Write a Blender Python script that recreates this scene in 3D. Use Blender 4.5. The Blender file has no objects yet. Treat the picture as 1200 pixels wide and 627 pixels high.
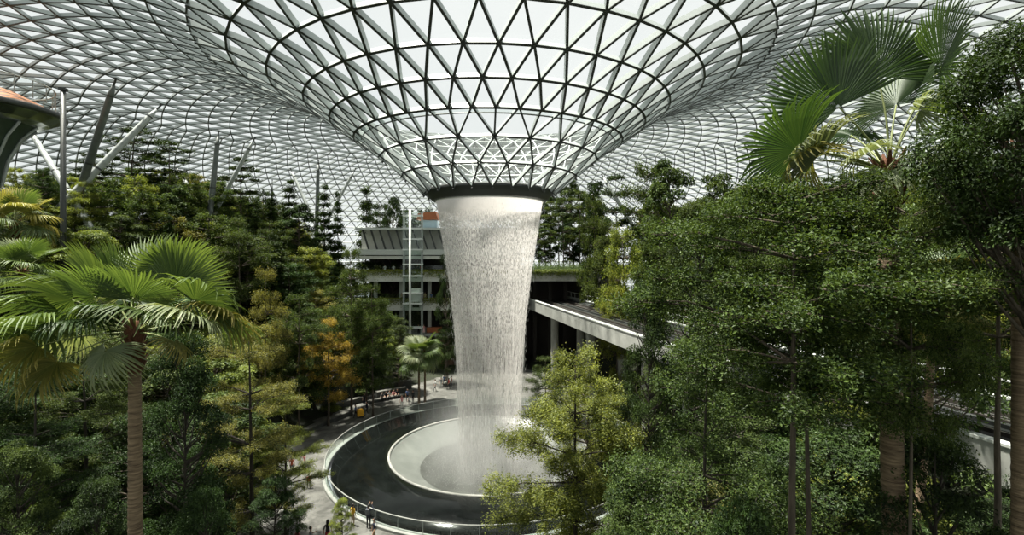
import bpy, math, random
import numpy as np
from mathutils import Vector, Matrix, Euler
PI = math.pi
scene = bpy.context.scene
COL = scene.collection
CAMZ = 20.0
F = 582.0                      # focal length in pixels of the 1200 px wide frame
HORIZON = 298.0
CX, CY = -2.25, 50.0           # axis of the waterfall and of the roof

def at(px, y, z=0.0):
    """world point at depth y that stands under picture column px"""
    return ((px - 600.0) / F * y, y, z)
def zat(py, y):
    return CAMZ - (py - HORIZON) / F * y

# ------------------------------------------------------------------ mesh building
class MB:
    def __init__(s):
        s.v = []; s.f = []; s.t = []; s.n = 0
    def add(s, v, f, mat=0, tint=None):
        v = np.asarray(v, dtype=np.float64).reshape(-1, 3); f = np.asarray(f, dtype=np.int64)
        s.v.append(v); s.f.append((f + s.n, mat))
        s.t.append(np.zeros(len(v)) if tint is None else np.broadcast_to(np.asarray(tint, float), (len(v),)))
        s.n += len(v)
    def box(s, c, size, rot=0.0, mat=0):
        x, y, z = [q / 2 for q in size]
        v = np.array([(-x,-y,-z),(x,-y,-z),(x,y,-z),(-x,y,-z),(-x,-y,z),(x,-y,z),(x,y,z),(-x,y,z)])
        if rot:
            ca, sa = math.cos(rot), math.sin(rot)
            v = np.stack([v[:,0]*ca - v[:,1]*sa, v[:,0]*sa + v[:,1]*ca, v[:,2]], 1)
        s.add(v + np.array(c), [(0,3,2,1),(4,5,6,7),(0,1,5,4),(1,2,6,5),(2,3,7,6),(3,0,4,7)], mat)
    def hexa(s, pts, mat=0):
        s.add(pts, [(0,3,2,1),(4,5,6,7),(0,1,5,4),(1,2,6,5),(2,3,7,6),(3,0,4,7)], mat)
    def tube(s, path, radii, sides=8, mat=0, cap=True, wob=None):
        path = np.asarray(path, float); n = len(path)
        radii = np.broadcast_to(np.asarray(radii, float), (n,))
        tan = np.gradient(path, axis=0); tan /= np.linalg.norm(tan, axis=1, keepdims=True) + 1e-12
        ref = np.array([0,0,1.0]) if abs(tan[0][2]) < .9 else np.array([1.0,0,0])
        a = np.linspace(0, 2*PI, sides, endpoint=False)
        vs = []
        u = np.cross(tan[0], ref); u /= np.linalg.norm(u)
        for i in range(n):
            u = u - tan[i]*u.dot(tan[i]); u /= np.linalg.norm(u) + 1e-12
            w = np.cross(tan[i], u)
            rr = radii[i]
            vs.append(path[i] + rr*(np.outer(np.cos(a), u) + np.outer(np.sin(a), w)))
        v = np.concatenate(vs)
        i = np.arange(n-1)[:,None]*sides; j = np.arange(sides)[None,:]; k = (j+1) % sides
        f = np.stack([i+j, i+k, i+sides+k, i+sides+j], -1).reshape(-1,4)
        s.add(v, f, mat)
        if cap:
            c = len(v); base = s.n
            s.add(np.stack([path[0], path[-1]]), np.zeros((0,3), int), mat)
            tri = []
            o = -c
            for q in range(sides):
                tri.append((o+(q+1)%sides, o+q, 0)); tri.append((o+(n-1)*sides+q, o+(n-1)*sides+(q+1)%sides, 1))
            s.f.append((np.array(tri) + base, mat))
    def lathe(s, prof, c=(0,0,0), seg=64, mat=0, a0=0.0, a1=2*PI):
        prof = np.asarray(prof, float); m = len(prof)
        full = abs(a1 - a0 - 2*PI) < 1e-6
        na = seg if full else seg + 1
        a = a0 + (a1 - a0)*np.arange(na)/seg
        v = np.stack([np.outer(np.cos(a), prof[:,0]), np.outer(np.sin(a), prof[:,0]), np.broadcast_to(prof[:,1], (na, m))], -1).reshape(-1,3) + np.array(c)
        f = []
        i = np.arange(seg)[:,None]; j = np.arange(m-1)[None,:]; i2 = (i+1) % na
        f = np.stack([i*m+j, i2*m+j, i2*m+j+1, i*m+j+1], -1).reshape(-1,4)
        s.add(v, f, mat)
    def mesh(s, name, mats, smooth=False):
        me = bpy.data.meshes.new(name)
        v = np.concatenate(s.v) if s.v else np.zeros((0,3))
        loops = []; tot = []; mi = []
        for f, m in s.f:
            if len(f) == 0: continue
            loops.append(f.reshape(-1)); tot.append(np.full(len(f), f.shape[1])); mi.append(np.full(len(f), m))
        loops = np.concatenate(loops).astype(np.int32); tot = np.concatenate(tot).astype(np.int32); mi = np.concatenate(mi).astype(np.int32)
        me.vertices.add(len(v)); me.vertices.foreach_set('co', v.reshape(-1).astype(np.float32))
        me.loops.add(len(loops)); me.loops.foreach_set('vertex_index', loops)
        me.polygons.add(len(tot)); st = np.concatenate([[0], np.cumsum(tot)[:-1]]).astype(np.int32)
        me.polygons.foreach_set('loop_start', st)
        me.polygons.foreach_set('material_index', mi)
        me.polygons.foreach_set('use_smooth', np.full(len(tot), smooth))
        t = np.concatenate(s.t)
        if np.any(t):
            at_ = me.attributes.new('tint', 'FLOAT', 'POINT'); at_.data.foreach_set('value', t.astype(np.float32))
        me.update(calc_edges=True); me.validate()
        for m in (mats if isinstance(mats, (list, tuple)) else [mats]): me.materials.append(m)
        return me
    def build(s, name, mats, parent=None, smooth=False):
        return link(name, s.mesh(name, mats, smooth), parent)

def link(name, me, parent=None):
    o = bpy.data.objects.new(name, me); COL.objects.link(o)
    if parent is not None: o.parent = parent
    return o
def tag(o, label, cat, group=None):
    o['label'] = label; o['category'] = cat
    if group: o['group'] = group
    return o
def thing(name, label, cat, loc=(0,0,0), rz=0.0, group=None):
    o = bpy.data.objects.new(name, None); COL.objects.link(o)
    o.location = loc; o.rotation_euler = (0,0,rz); o.empty_display_size = .3
    return tag(o, label, cat, group)
def struct(o):
    o['kind'] = 'structure'; return o
def dup(root, loc=None, rz=None, scale=None, label=None, group=None):
    r = root.copy(); COL.objects.link(r)
    if loc is not None: r.location = loc
    if rz is not None: r.rotation_euler = (0,0,rz)
    if scale is not None: r.scale = scale if hasattr(scale, '__len__') else (scale,)*3
    if label: r['label'] = label
    if group: r['group'] = group
    for ch in list(root.children):
        c = ch.copy(); COL.objects.link(c); c.parent = r
        for g in list(ch.children):
            d = g.copy(); COL.objects.link(d); d.parent = c
    return r

# ------------------------------------------------------------------ materials
def mat(name, col=(.5,.5,.5), rough=.6, metal=0.0, spec=.5, noise=0.0, nscale=5.0, bump=0.0, bscale=20.0, col2=None, coords='Object', stretch=None):
    m = bpy.data.materials.new(name); m.use_nodes = True
    nt = m.node_tree; b = nt.nodes['Principled BSDF']
    b.inputs['Base Color'].default_value = (*col, 1); b.inputs['Roughness'].default_value = rough
    b.inputs['Metallic'].default_value = metal; b.inputs['Specular IOR Level'].default_value = spec
    tc = nt.nodes.new('ShaderNodeTexCoord'); src = tc.outputs[coords]
    if stretch:
        mp = nt.nodes.new('ShaderNodeMapping'); mp.inputs['Scale'].default_value = stretch
        nt.links.new(src, mp.inputs['Vector']); src = mp.outputs['Vector']
    if noise or col2:
        n = nt.nodes.new('ShaderNodeTexNoise'); n.inputs['Scale'].default_value = nscale; n.inputs['Detail'].default_value = 5; n.inputs['Roughness'].default_value = .65
        nt.links.new(src, n.inputs['Vector'])
        r = nt.nodes.new('ShaderNodeValToRGB')
        c2 = col2 if col2 else tuple(min(1, c*(1+noise)) for c in col)
        c1 = col if col2 else tuple(c*(1-noise) for c in col)
        r.color_ramp.elements[0].position = .33; r.color_ramp.elements[1].position = .67
        r.color_ramp.elements[0].color = (*c1,1); r.color_ramp.elements[1].color = (*c2,1)
        nt.links.new(n.outputs['Fac'], r.inputs['Fac']); nt.links.new(r.outputs['Color'], b.inputs['Base Color'])
    if bump:
        n2 = nt.nodes.new('ShaderNodeTexNoise'); n2.inputs['Scale'].default_value = bscale; n2.inputs['Detail'].default_value = 4
        nt.links.new(src, n2.inputs['Vector'])
        bp = nt.nodes.new('ShaderNodeBump'); bp.inputs['Strength'].default_value = bump; bp.inputs['Distance'].default_value = .05
        nt.links.new(n2.outputs['Fac'], bp.inputs['Height']); nt.links.new(bp.outputs['Normal'], b.inputs['Normal'])
    return m

def leaf_mat(name, dark, light, trans=.35, gloss=.05, hue_var=.20, tcol=None):
    """leaves: a colour between dark and light by each leaf's own tint, a little different from plant to plant"""
    m = bpy.data.materials.new(name); m.use_nodes = True
    nt = m.node_tree; nt.nodes.clear(); N = nt.nodes.new; L = nt.links.new
    out = N('ShaderNodeOutputMaterial')
    a = N('ShaderNodeAttribute'); a.attribute_name = 'tint'
    oi = N('ShaderNodeObjectInfo')
    mix = N('ShaderNodeMix'); mix.data_type = 'RGBA'
    mix.inputs[6].default_value = (*dark,1); mix.inputs[7].default_value = (*light,1)
    L(a.outputs['Fac'], mix.inputs[0])
    hsv = N('ShaderNodeHueSaturation')
    mr = N('ShaderNodeMapRange'); mr.inputs[3].default_value = 1 - hue_var; mr.inputs[4].default_value = 1 + hue_var
    L(oi.outputs['Random'], mr.inputs[0]); L(mr.outputs[0], hsv.inputs['Value'])
    mr2 = N('ShaderNodeMapRange'); mr2.inputs[3].default_value = .5 - .06*hue_var; mr2.inputs[4].default_value = .5 + .06*hue_var
    mu = N('ShaderNodeMath'); mu.operation = 'FRACT'; mm = N('ShaderNodeMath'); mm.operation = 'MULTIPLY'; mm.inputs[1].default_value = 7.31
    L(oi.outputs['Random'], mm.inputs[0]); L(mm.outputs[0], mu.inputs[0]); L(mu.outputs[0], mr2.inputs[0]); L(mr2.outputs[0], hsv.inputs['Hue'])
    L(mix.outputs[2], hsv.inputs['Color'])
    d = N('ShaderNodeBsdfDiffuse'); t = N('ShaderNodeBsdfTranslucent'); g = N('ShaderNodeBsdfGlossy'); g.inputs['Roughness'].default_value = .5
    g.inputs['Color'].default_value = (.9,.95,.9,1)
    L(hsv.outputs['Color'], d.inputs['Color'])
    tm = N('ShaderNodeMix'); tm.data_type = 'RGBA'; tm.blend_type = 'MULTIPLY'; tm.inputs[0].default_value = 1
    tm.inputs[7].default_value = (*(tcol or (1.3,1.25,.6)), 1)
    L(hsv.outputs['Color'], tm.inputs[6]); L(tm.outputs[2], t.inputs['Color'])
    m1 = N('ShaderNodeMixShader'); m1.inputs[0].default_value = trans; L(d.outputs[0], m1.inputs[1]); L(t.outputs[0], m1.inputs[2])
    m2 = N('ShaderNodeMixShader'); m2.inputs[0].default_value = gloss; L(m1.outputs[0], m2.inputs[1]); L(g.outputs[0], m2.inputs[2])
    L(m2.outputs[0], out.inputs['Surface'])
    return m

def glass_mat(name, tint=(.9,.95,.93), opaque=.2, white=(.8,.84,.84), gloss=.04, rough=.05):
    """thin pane: mostly clear, a share of white frit that scatters, a weak reflection"""
    m = bpy.data.materials.new(name); m.use_nodes = True
    nt = m.node_tree; nt.nodes.clear(); N = nt.nodes.new; L = nt.links.new
    out = N('ShaderNodeOutputMaterial'); tr = N('ShaderNodeBsdfTransparent'); tr.inputs[0].default_value = (*tint,1)
    tl = N('ShaderNodeBsdfTranslucent'); tl.inputs[0].default_value = (*white,1)
    gl = N('ShaderNodeBsdfGlossy'); gl.inputs['Roughness'].default_value = rough
    m1 = N('ShaderNodeMixShader'); m1.inputs[0].default_value = opaque; L(tr.outputs[0], m1.inputs[1]); L(tl.outputs[0], m1.inputs[2])
    m2 = N('ShaderNodeMixShader'); m2.inputs[0].default_value = gloss; L(m1.outputs[0], m2.inputs[1]); L(gl.outputs[0], m2.inputs[2])
    L(m2.outputs[0], out.inputs['Surface'])
    return m

M = {}
M['steel'] = mat('white_grey_steel', (.42,.46,.45), .45, .0, .5, noise=.05)
M['steel_dark'] = mat('dark_grey_steel', (.045,.05,.048), .45, .2)
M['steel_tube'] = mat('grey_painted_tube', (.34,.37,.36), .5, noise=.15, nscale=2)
M['tube_dark'] = mat('shade_darkened_tube', (.10,.115,.11), .55, noise=.25, nscale=1.5)  # darker copy of the grey tube, shade put into the colour
M['white_metal'] = mat('white_painted_metal', (.72,.75,.73), .4)
M['roof_glass'] = glass_mat('roof_glass', (.95,.965,.96), .03, (.85,.88,.88), .02)
M['rail_glass'] = glass_mat('rail_glass', (.90,.94,.925), .015, (.5,.6,.58), .03)
M['concrete'] = mat('pale_concrete', (.36,.37,.345), .8, noise=.16, nscale=.5, bump=.1)
M['concrete_stained'] = mat('stained_concrete', (.26,.265,.24), .85, col2=(.44,.44,.41), nscale=.8, stretch=(1,1,.35), bump=.2)
M['pale_render'] = mat('pale_render', (.60,.61,.57), .75, noise=.1, nscale=.6)
M['fascia'] = mat('pale_green_grey_fascia', (.50,.53,.50), .6, noise=.06)
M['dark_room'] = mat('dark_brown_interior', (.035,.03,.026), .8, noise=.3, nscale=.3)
M['brown_wall'] = mat('brown_timber_wall', (.13,.075,.045), .7, noise=.3, nscale=1.2, stretch=(3,3,.4))
M['black_stone'] = mat('black_wet_stone', (.006,.0075,.007), .1, 0, .22, noise=.4, nscale=.6, bump=.06, bscale=3.0)
M['bowl'] = mat('pale_wet_acrylic', (.17,.185,.17), .3, 0, .4, col2=(.24,.255,.235), nscale=.5, bump=.05, bscale=5)
M['curb'] = mat('pale_granite_curb', (.30,.31,.29), .55, noise=.15, nscale=3)
M['rock'] = mat('grey_rough_rock', (.10,.10,.09), .9, col2=(.27,.265,.24), nscale=1.2, bump=.8, bscale=3)
M['bowl_floor'] = mat('wet_shade_toned_bowl_floor', (.06,.064,.058), .3, 0, .4, col2=(.13,.138,.126), nscale=.45, bump=.1, bscale=4)  # shadow in the middle of the bowl is put into this colour
M['bench_top'] = mat('weathered_bench_top', (.10,.10,.09), .6, noise=.3, nscale=2)
M['bench'] = mat('dark_stone_bench', (.045,.048,.045), .6, noise=.3, nscale=2)
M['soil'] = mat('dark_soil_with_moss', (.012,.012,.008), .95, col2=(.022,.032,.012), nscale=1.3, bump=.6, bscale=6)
M['rail_steel'] = mat('rail_steel', (.10,.09,.08), .4, .6)
M['ballast'] = mat('dark_track_bed', (.05,.048,.044), .9, noise=.3, nscale=3)
M['bark'] = mat('grey_brown_bark', (.045,.036,.026), .85, col2=(.12,.095,.068), nscale=6, stretch=(1,1,.25), bump=.5, bscale=14)
M['bark_dark'] = mat('dark_bark', (.02,.017,.013), .9, col2=(.055,.045,.034), nscale=6, stretch=(1,1,.25), bump=.5, bscale=14)
M['palm_bark'] = mat('ringed_palm_bark', (.085,.055,.032), .85, col2=(.33,.24,.15), nscale=3, stretch=(.6,.6,6), bump=.7, bscale=12)
M['palm_fibre'] = mat('reddish_brown_palm_fibre', (.06,.025,.013), .9, col2=(.17,.07,.035), nscale=8, stretch=(1,1,.3), bump=.6, bscale=18)
M['petiole'] = mat('pale_green_petiole', (.16,.19,.06), .6, noise=.3, nscale=3)
M['bronze'] = mat('orange_bronze_soffit', (.24,.085,.022), .5, noise=.2, nscale=.7)
M['orange'] = mat('orange_panel', (.32,.10,.035), .6, noise=.1)
M['blue_glass'] = mat('pale_blue_glass', (.30,.42,.50), .15)

def paving_mat():
    m = mat('patterned_paving_shade_dapples', (.3,.3,.28), .55, bump=.15, bscale=8)
    nt = m.node_tree; N = nt.nodes.new; L = nt.links.new; b = nt.nodes['Principled BSDF']
    tc = N('ShaderNodeTexCoord')
    v = N('ShaderNodeTexVoronoi'); v.inputs['Scale'].default_value = .9
    n = N('ShaderNodeTexNoise'); n.inputs['Scale'].default_value = .55; n.inputs['Detail'].default_value = 6; n.inputs['Roughness'].default_value = .7; n.inputs['Distortion'].default_value = 1.2
    L(tc.outputs['Object'], v.inputs['Vector']); L(tc.outputs['Object'], n.inputs['Vector'])
    r = N('ShaderNodeValToRGB'); e = r.color_ramp.elements; e[0].position = .36; e[0].color = (.05,.05,.045,1); e[1].position = .62; e[1].color = (.17,.17,.155,1)  # dark noise patches paint dappled shadow onto the stone
    L(n.outputs['Fac'], r.inputs['Fac'])
    mx = N('ShaderNodeMix'); mx.data_type = 'RGBA'; mx.blend_type = 'MULTIPLY'; mx.inputs[0].default_value = .45
    r2 = N('ShaderNodeValToRGB'); r2.color_ramp.elements[0].color = (.6,.6,.6,1); r2.color_ramp.elements[1].color = (1.1,1.1,1.1,1)
    L(v.outputs['Color'], r2.inputs['Fac']); L(r.outputs['Color'], mx.inputs[6]); L(r2.outputs['Color'], mx.inputs[7])
    L(mx.outputs[2], b.inputs['Base Color'])
    return m
M['paving'] = paving_mat()

def canopy_stripes():
    m = mat('bronze_slatted_soffit', (.2,.08,.02), .5)
    nt = m.node_tree; N = nt.nodes.new; L = nt.links.new
    tc = N('ShaderNodeTexCoord'); w = N('ShaderNodeTexWave'); w.inputs['Scale'].default_value = .55; w.inputs['Distortion'].default_value = 1.5
    L(tc.outputs['Object'], w.inputs['Vector'])
    r = N('ShaderNodeValToRGB'); r.color_ramp.elements[0].color = (.03,.012,.005,1); r.color_ramp.elements[1].color = (.34,.11,.016,1)
    L(w.outputs['Color'], r.inputs['Fac']); L(r.outputs['Color'], nt.nodes['Principled BSDF'].inputs['Base Color'])
    return m
M['soffit'] = canopy_stripes()

# leaves
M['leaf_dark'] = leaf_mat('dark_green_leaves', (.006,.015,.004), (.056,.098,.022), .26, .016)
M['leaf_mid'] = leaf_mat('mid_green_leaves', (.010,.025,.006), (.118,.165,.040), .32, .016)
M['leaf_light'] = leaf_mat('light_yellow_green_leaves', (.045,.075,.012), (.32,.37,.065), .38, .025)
M['leaf_olive'] = leaf_mat('olive_leaves', (.045,.055,.012), (.31,.29,.07), .36, .025)
M['leaf_orange'] = leaf_mat('yellow_orange_leaves', (.16,.12,.018), (.48,.31,.05), .38, .025)
M['palm_leaf'] = leaf_mat('fan_palm_blade', (.020,.048,.012), (.15,.215,.06), .36, .03, .15)
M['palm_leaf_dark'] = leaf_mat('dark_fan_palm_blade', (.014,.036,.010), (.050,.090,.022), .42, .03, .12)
M['palm_leaf_pale'] = leaf_mat('pale_fan_palm_blade', (.10,.14,.075), (.30,.33,.18), .34, .03, .1)
M['palm_leaf_yellow'] = leaf_mat('yellow_tipped_fan_palm_blade', (.08,.11,.03), (.40,.34,.10), .36, .03, .1)
# ------------------------------------------------------------------ camera, sky, sun
cam = bpy.data.cameras.new('camera'); co = bpy.data.objects.new('camera', cam); COL.objects.link(co)
cam.sensor_fit = 'HORIZONTAL'; cam.sensor_width = 36.0; cam.lens = F / 1200.0 * 36.0
cam.shift_y = -(313.5 - HORIZON) / 1200.0
cam.clip_start = .2; cam.clip_end = 2000
co.location = (0, 0, CAMZ); co.rotation_euler = (PI/2, 0, 0)
scene.camera = co
w = bpy.data.worlds.new('overcast_sky'); scene.world = w; w.use_nodes = True
nt = w.node_tree; bg = nt.nodes['Background']
tc = nt.nodes.new('ShaderNodeTexCoord'); nz = nt.nodes.new('ShaderNodeTexNoise'); nz.inputs['Scale'].default_value = 1.6; nz.inputs['Detail'].default_value = 4
rp = nt.nodes.new('ShaderNodeValToRGB'); rp.color_ramp.elements[0].position = .3; rp.color_ramp.elements[1].position = .7
rp.color_ramp.elements[0].color = (.74,.79,.80,1); rp.color_ramp.elements[1].color = (.90,.93,.93,1)
nt.links.new(tc.outputs['Generated'], nz.inputs['Vector']); nt.links.new(nz.outputs['Fac'], rp.inputs['Fac']); nt.links.new(rp.outputs['Color'], bg.inputs['Color'])
bg.inputs['Strength'].default_value = .92
sun = bpy.data.lights.new('sun', 'SUN'); sun.energy = 18.0; sun.angle = math.radians(4); sun.color = (1.0,.95,.84)
so = bpy.data.objects.new('sun', sun); COL.objects.link(so)
SUN_DIR = Vector((-.26, .08, .95)).normalized()       # towards the sun
so.rotation_euler = SUN_DIR.to_track_quat('Z', 'Y').to_euler(); so.location = (0, 0, 120)
scene.view_settings.view_transform = 'Standard'; scene.view_settings.look = 'None'; scene.view_settings.gamma = 1.0
scene.view_settings.use_curve_mapping = False; scene.view_settings.exposure = 0.0
cy = scene.cycles
cy.max_bounces = 7; cy.diffuse_bounces = 3; cy.glossy_bounces = 2; cy.transmission_bounces = 3; cy.transparent_max_bounces = 24
cy.use_denoising = True
cy.caustics_reflective = False; cy.caustics_refractive = False

# ------------------------------------------------------------------ terrain
_TH = [-180,-140,-110,-90,-70,-45,-20,0,30,58,67,120,130,150,180]
_A  = [ 25, 17, 10, 9, 9, 11, 16,20,23,20, 1.5,1.5,18,25, 25]
def ground_z(x, y):
    dx, dy = x - CX, y - CY
    r = math.hypot(dx, dy); th = math.degrees(math.atan2(dy, dx))
    A = float(np.interp(th, _TH, _A)); r0 = float(np.interp(th, [-180,-90,-30,0,60,90,120,180],[21.5,20,22,25,27,40,27,21.5]))
    r1 = float(np.interp(th, [-180,-120,-60,0,180],[54,66,66,56,54])); t = min(1, max(0, (r - r0) / (r1 - r0)))
    return A * (t*t*(3-2*t)*.35 + t*.65)
mb = MB()
rs = np.concatenate([np.linspace(0, 20, 5), np.linspace(21, 66, 34), np.linspace(70, 99, 8)]); na = 180
vs = []; 
for r in rs:
    for k in range(na):
        a = 2*PI*k/na; x, y = CX + r*math.cos(a), CY + r*math.sin(a)
        vs.append((x, y, ground_z(x, y) - (.05 if r < 22 else 0)))
i = np.arange(len(rs)-1)[:,None]*na; j = np.arange(na)[None,:]; k = (j+1) % na
# open disc under the basin
f = np.stack([i+j, i+na+j, i+na+k, i+k], -1)[4:].reshape(-1,4)
mb.add(vs, f)
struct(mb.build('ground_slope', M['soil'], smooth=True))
# paved plaza ring: a thick slab round the pool
mb = MB()
mb.lathe([(15.3,-.4),(15.3,.02),(30,.02),(30,-.3)], (CX,CY,0), 128)
struct(mb.build('floor', M['paving']))
mb = MB(); mb.box((CX, CY+36, -.14), (64, 34, .3)); struct(mb.build('floor_rear', M['paving']))

# ------------------------------------------------------------------ gridshell roof
_pr = np.array([(6.35,26.15),(8.45,27.9),(10.5,29.6),(12.8,31.3),(14.9,32.8),(17.1,34.3),(20,35.9),(22.9,37.1),(27,38.4),(33,39.3),(40,39.3),(48,38.7),(58,37.2),(68,34.8),(78,31.2),(86,26.5),(92,20),(96,12),(98.5,3)])
def _spline(xs, ys):
    m = np.gradient(ys, xs)
    def g(x):
        i = int(np.clip(np.searchsorted(xs, x) - 1, 0, len(xs)-2)); h = xs[i+1]-xs[i]; t = (x-xs[i])/h
        return ((2*t**3-3*t**2+1)*ys[i] + (t**3-2*t*t+t)*h*m[i] + (-2*t**3+3*t*t)*ys[i+1] + (t**3-t*t)*h*m[i+1])
    return g
_zr = _spline(_pr[:,0], _pr[:,1])
roof_z = lambda x, y: _zr(math.hypot(x-CX, y-CY))
rings = [(6.35,23),(8.45,23),(10.5,23),(12.8,46),(14.9,46),(17.1,46),(20,46),(22.9,46)]
r = 22.9
while r < 48: r += 2.55; rings.append((r, 92))
while r < 76: r += 2.6; rings.append((r, 184))
while r < 90: r += 2.1; rings.append((r, 184))
while r < 96.5: r += 1.5; rings.append((r, 184))
nodes = []; idx = []; norm = []; off = 0.0; tot = 0
prev = None
A0 = -PI/2 + .08
for q, (r, n) in enumerate(rings):
    step = 2*PI/n
    if prev is None: start = A0
    elif n == prev[1]: start = prev[2] + step/2
    else: start = prev[2]
    a = start + step*np.arange(n); z = _zr(r); e = .05
    r_ = max(r, 6.6); s = (_zr(min(r_+e,98.4)) - _zr(r_-e)) / (min(r_+e,98.4)-r_+e)
    nodes.append(np.stack([CX + r*np.cos(a), CY + r*np.sin(a), np.full(n, z)], 1))
    inv = 1/math.hypot(1, s)
    norm.append(np.stack([-s*np.cos(a)*inv, -s*np.sin(a)*inv, np.full(n, inv)], 1))   # upward = outside
    idx.append(tot + np.arange(n)); tot += n
    prev = (r, n, start)
P = np.concatenate(nodes); NN = np.concatenate(norm)
E = []; T = []; kinds = []
for q in range(len(rings)):
    n = rings[q][1]; I = idx[q]
    if q > 0:
        for j in range(n): E.append((I[j], I[(j+1) % n])); kinds.append(0)
    if q + 1 < len(rings):
        J = idx[q+1]; m = rings[q+1][1]
        for j in range(n):
            if m == n:      # next ring is turned by half a step
                E += [(I[j], J[j]), (I[j], J[(j-1) % n])]; kinds += [1, 1]
                T += [(I[j], J[j], J[(j-1) % n]), (I[j], I[(j+1) % n], J[j])]
            else:
                a_, b_, c_ = J[(2*j-1) % m], J[2*j], J[(2*j+1) % m]
                E += [(I[j], a_), (I[j], b_), (I[j], c_)]; kinds += [1,1,1]
                T += [(I[j], b_, a_), (I[j], c_, b_), (I[j], I[(j+1) % n], c_)]
E = np.array(E); T = np.array(T); kinds = np.array(kinds)
def beams(p0, p1, n, wid, dep):
    d = p1 - p0; d /= np.linalg.norm(d, axis=1, keepdims=True)
    s = np.cross(d, n); s /= np.linalg.norm(s, axis=1, keepdims=True)
    s = s * (np.asarray(wid)/2)[:,None]; h = n * np.asarray(dep)[:,None]
    v = np.stack([p0-s, p0+s, p0+s-h, p0-s-h, p1-s, p1+s, p1+s-h, p1-s-h], 1)
    k = len(p0); o = (np.arange(k)*8)[:,None,None]
    f = (np.array([(0,1,5,4),(1,2,6,5),(2,3,7,6),(3,0,4,7)])[None] + o).reshape(-1,4)
    return v.reshape(-1,3), f
n_e = (NN[E[:,0]] + NN[E[:,1]]); n_e /= np.linalg.norm(n_e, axis=1, keepdims=True)
rad = np.hypot(P[E[:,0],0]-CX, P[E[:,0],1]-CY)
wid = np.where(rad < 12, .11, np.where(rad < 23, .14, .10)); dep = np.where(rad < 12, .32, np.where(rad < 23, .46, .30))
ceil = MB(); v, f = beams(P[E[:,0]], P[E[:,1]], n_e, wid, dep); ceil.add(v, f)
ceiling = struct(ceil.build('ceiling', M['steel']))
fl = MB()       # inner flange under each member, backlit shade put into its dark colour
inn = (kinds == 0) | (rad < 24)
v, f = beams(P[E[:,0]] - n_e*dep[:,None], P[E[:,1]] - n_e*dep[:,None], n_e, wid*1.35, np.full(len(E), .05)); fl.add(v, f)
fl.build('inner_flange', M['steel_dark'], ceiling)
g = MB(); g.add(P, T[:, ::-1]); g.build('roof_glazing', M['roof_glass'], ceiling)
# pins at the nodes
nd = MB()
for p_, n_ in zip(P[:320], NN[:320]):
    nd.tube([p_ - n_*.54, p_ + n_*.02], .10, 6)
nd.build('node_pin', M['steel_dark'], ceiling)['kind'] = 'stuff'
# maintenance gutter: a second thin ring beside the fourth ring
gr = MB(); a = np.linspace(0, 2*PI, 93)
gr.tube(np.stack([CX+12.35*np.cos(a), CY+12.35*np.sin(a), np.full(93, 30.75)], 1), .06, 6, cap=False); gr.build('gutter_ring', M['steel_dark'], ceiling)
gb = MB(); gb.lathe([(12.4,30.72),(12.78,31.0)], (CX,CY,0), 92); gb.build('gutter_glass', M['rail_glass'], ceiling)

# oculus ring
oc = thing('oculus_ring', 'dark steel ring hung at the foot of the glass funnel, water pouring from it', 'ring', (CX,CY,0))
mb = MB(); mb.lathe([(5.35,25.4),(5.5,25.25),(5.72,25.3),(6.15,25.75),(6.4,26.1),(6.4,26.32),(6.2,26.4),(5.6,26.35),(5.35,26.2),(5.35,25.4)], (0,0,0), 96)
mb.build('ring_beam', M['steel_dark'], oc, smooth=False)
mb = MB(); mb.lathe([(5.3,25.2),(5.44,25.2),(5.44,25.3),(5.3,25.3),(5.3,25.2)], (0,0,0), 96); mb.build('weir_lip', M['white_metal'], oc)

# ------------------------------------------------------------------ pool
pool = thing('pool_basin', 'round black stone pool with a pale sunken bowl in its centre', 'pool', (CX,CY,0))
mb = MB(); mb.lathe([(9.85,.30),(9.9,.45),(10.1,.5),(15.0,.42),(15.05,.30),(15.05,-.3)], (0,0,0), 160); mb.build('water_ledge', M['black_stone'], pool, smooth=True)
mb = MB(); mb.lathe([(9.86,.42),(9.7,.36),(9.55,.2),(9.0,-.15),(8.0,-.62),(7.4,-.88),(6.9,-1.1)], (0,0,0), 128); mb.build('bowl', M['bowl'], pool, smooth=True)
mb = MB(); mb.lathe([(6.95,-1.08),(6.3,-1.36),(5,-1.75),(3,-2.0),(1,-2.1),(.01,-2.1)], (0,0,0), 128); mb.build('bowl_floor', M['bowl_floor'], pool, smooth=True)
mb = MB(); mb.lathe([(9.74,.40),(9.74,.52),(9.9,.56),(9.98,.5),(9.98,.44)], (0,0,0), 160); mb.build('bowl_rim', M['concrete_stained'], pool, smooth=True)
bal = thing('glass_balustrade', 'curved clear glass balustrade with steel top rail around the black pool', 'railing', (CX,CY,0))
R = 15.55
mb = MB(); mb.lathe([(15.3,0.02),(15.3,.22),(15.38,.25),(15.75,.25),(15.8,.2),(15.8,.02)], (0,0,0), 160); mb.build('curb', M['curb'], bal)
mb = MB(); mb.lathe([(R-.015,.24),(R-.015,1.18),(R+.015,1.18),(R+.015,.24)], (0,0,0), 160); mb.build('glass_panel', M['rail_glass'], bal)
a = np.linspace(0, 2*PI, 161)
mb = MB(); mb.tube(np.stack([R*np.cos(a), R*np.sin(a), np.full(161,1.2)], 1), .045, 8, cap=False); mb.build('top_rail', M['curb'], bal, smooth=True)
pm = MB(); pm.box((0,0,.7), (.05,.03,1.0)); pme = pm.mesh('post', M['steel_tube'])
for k in range(48):
    t = 2*PI*k/48; o = link('post', pme, bal); o.location = (R*math.cos(t), R*math.sin(t), 0); o.rotation_euler = (0,0,t+PI/2)

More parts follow.
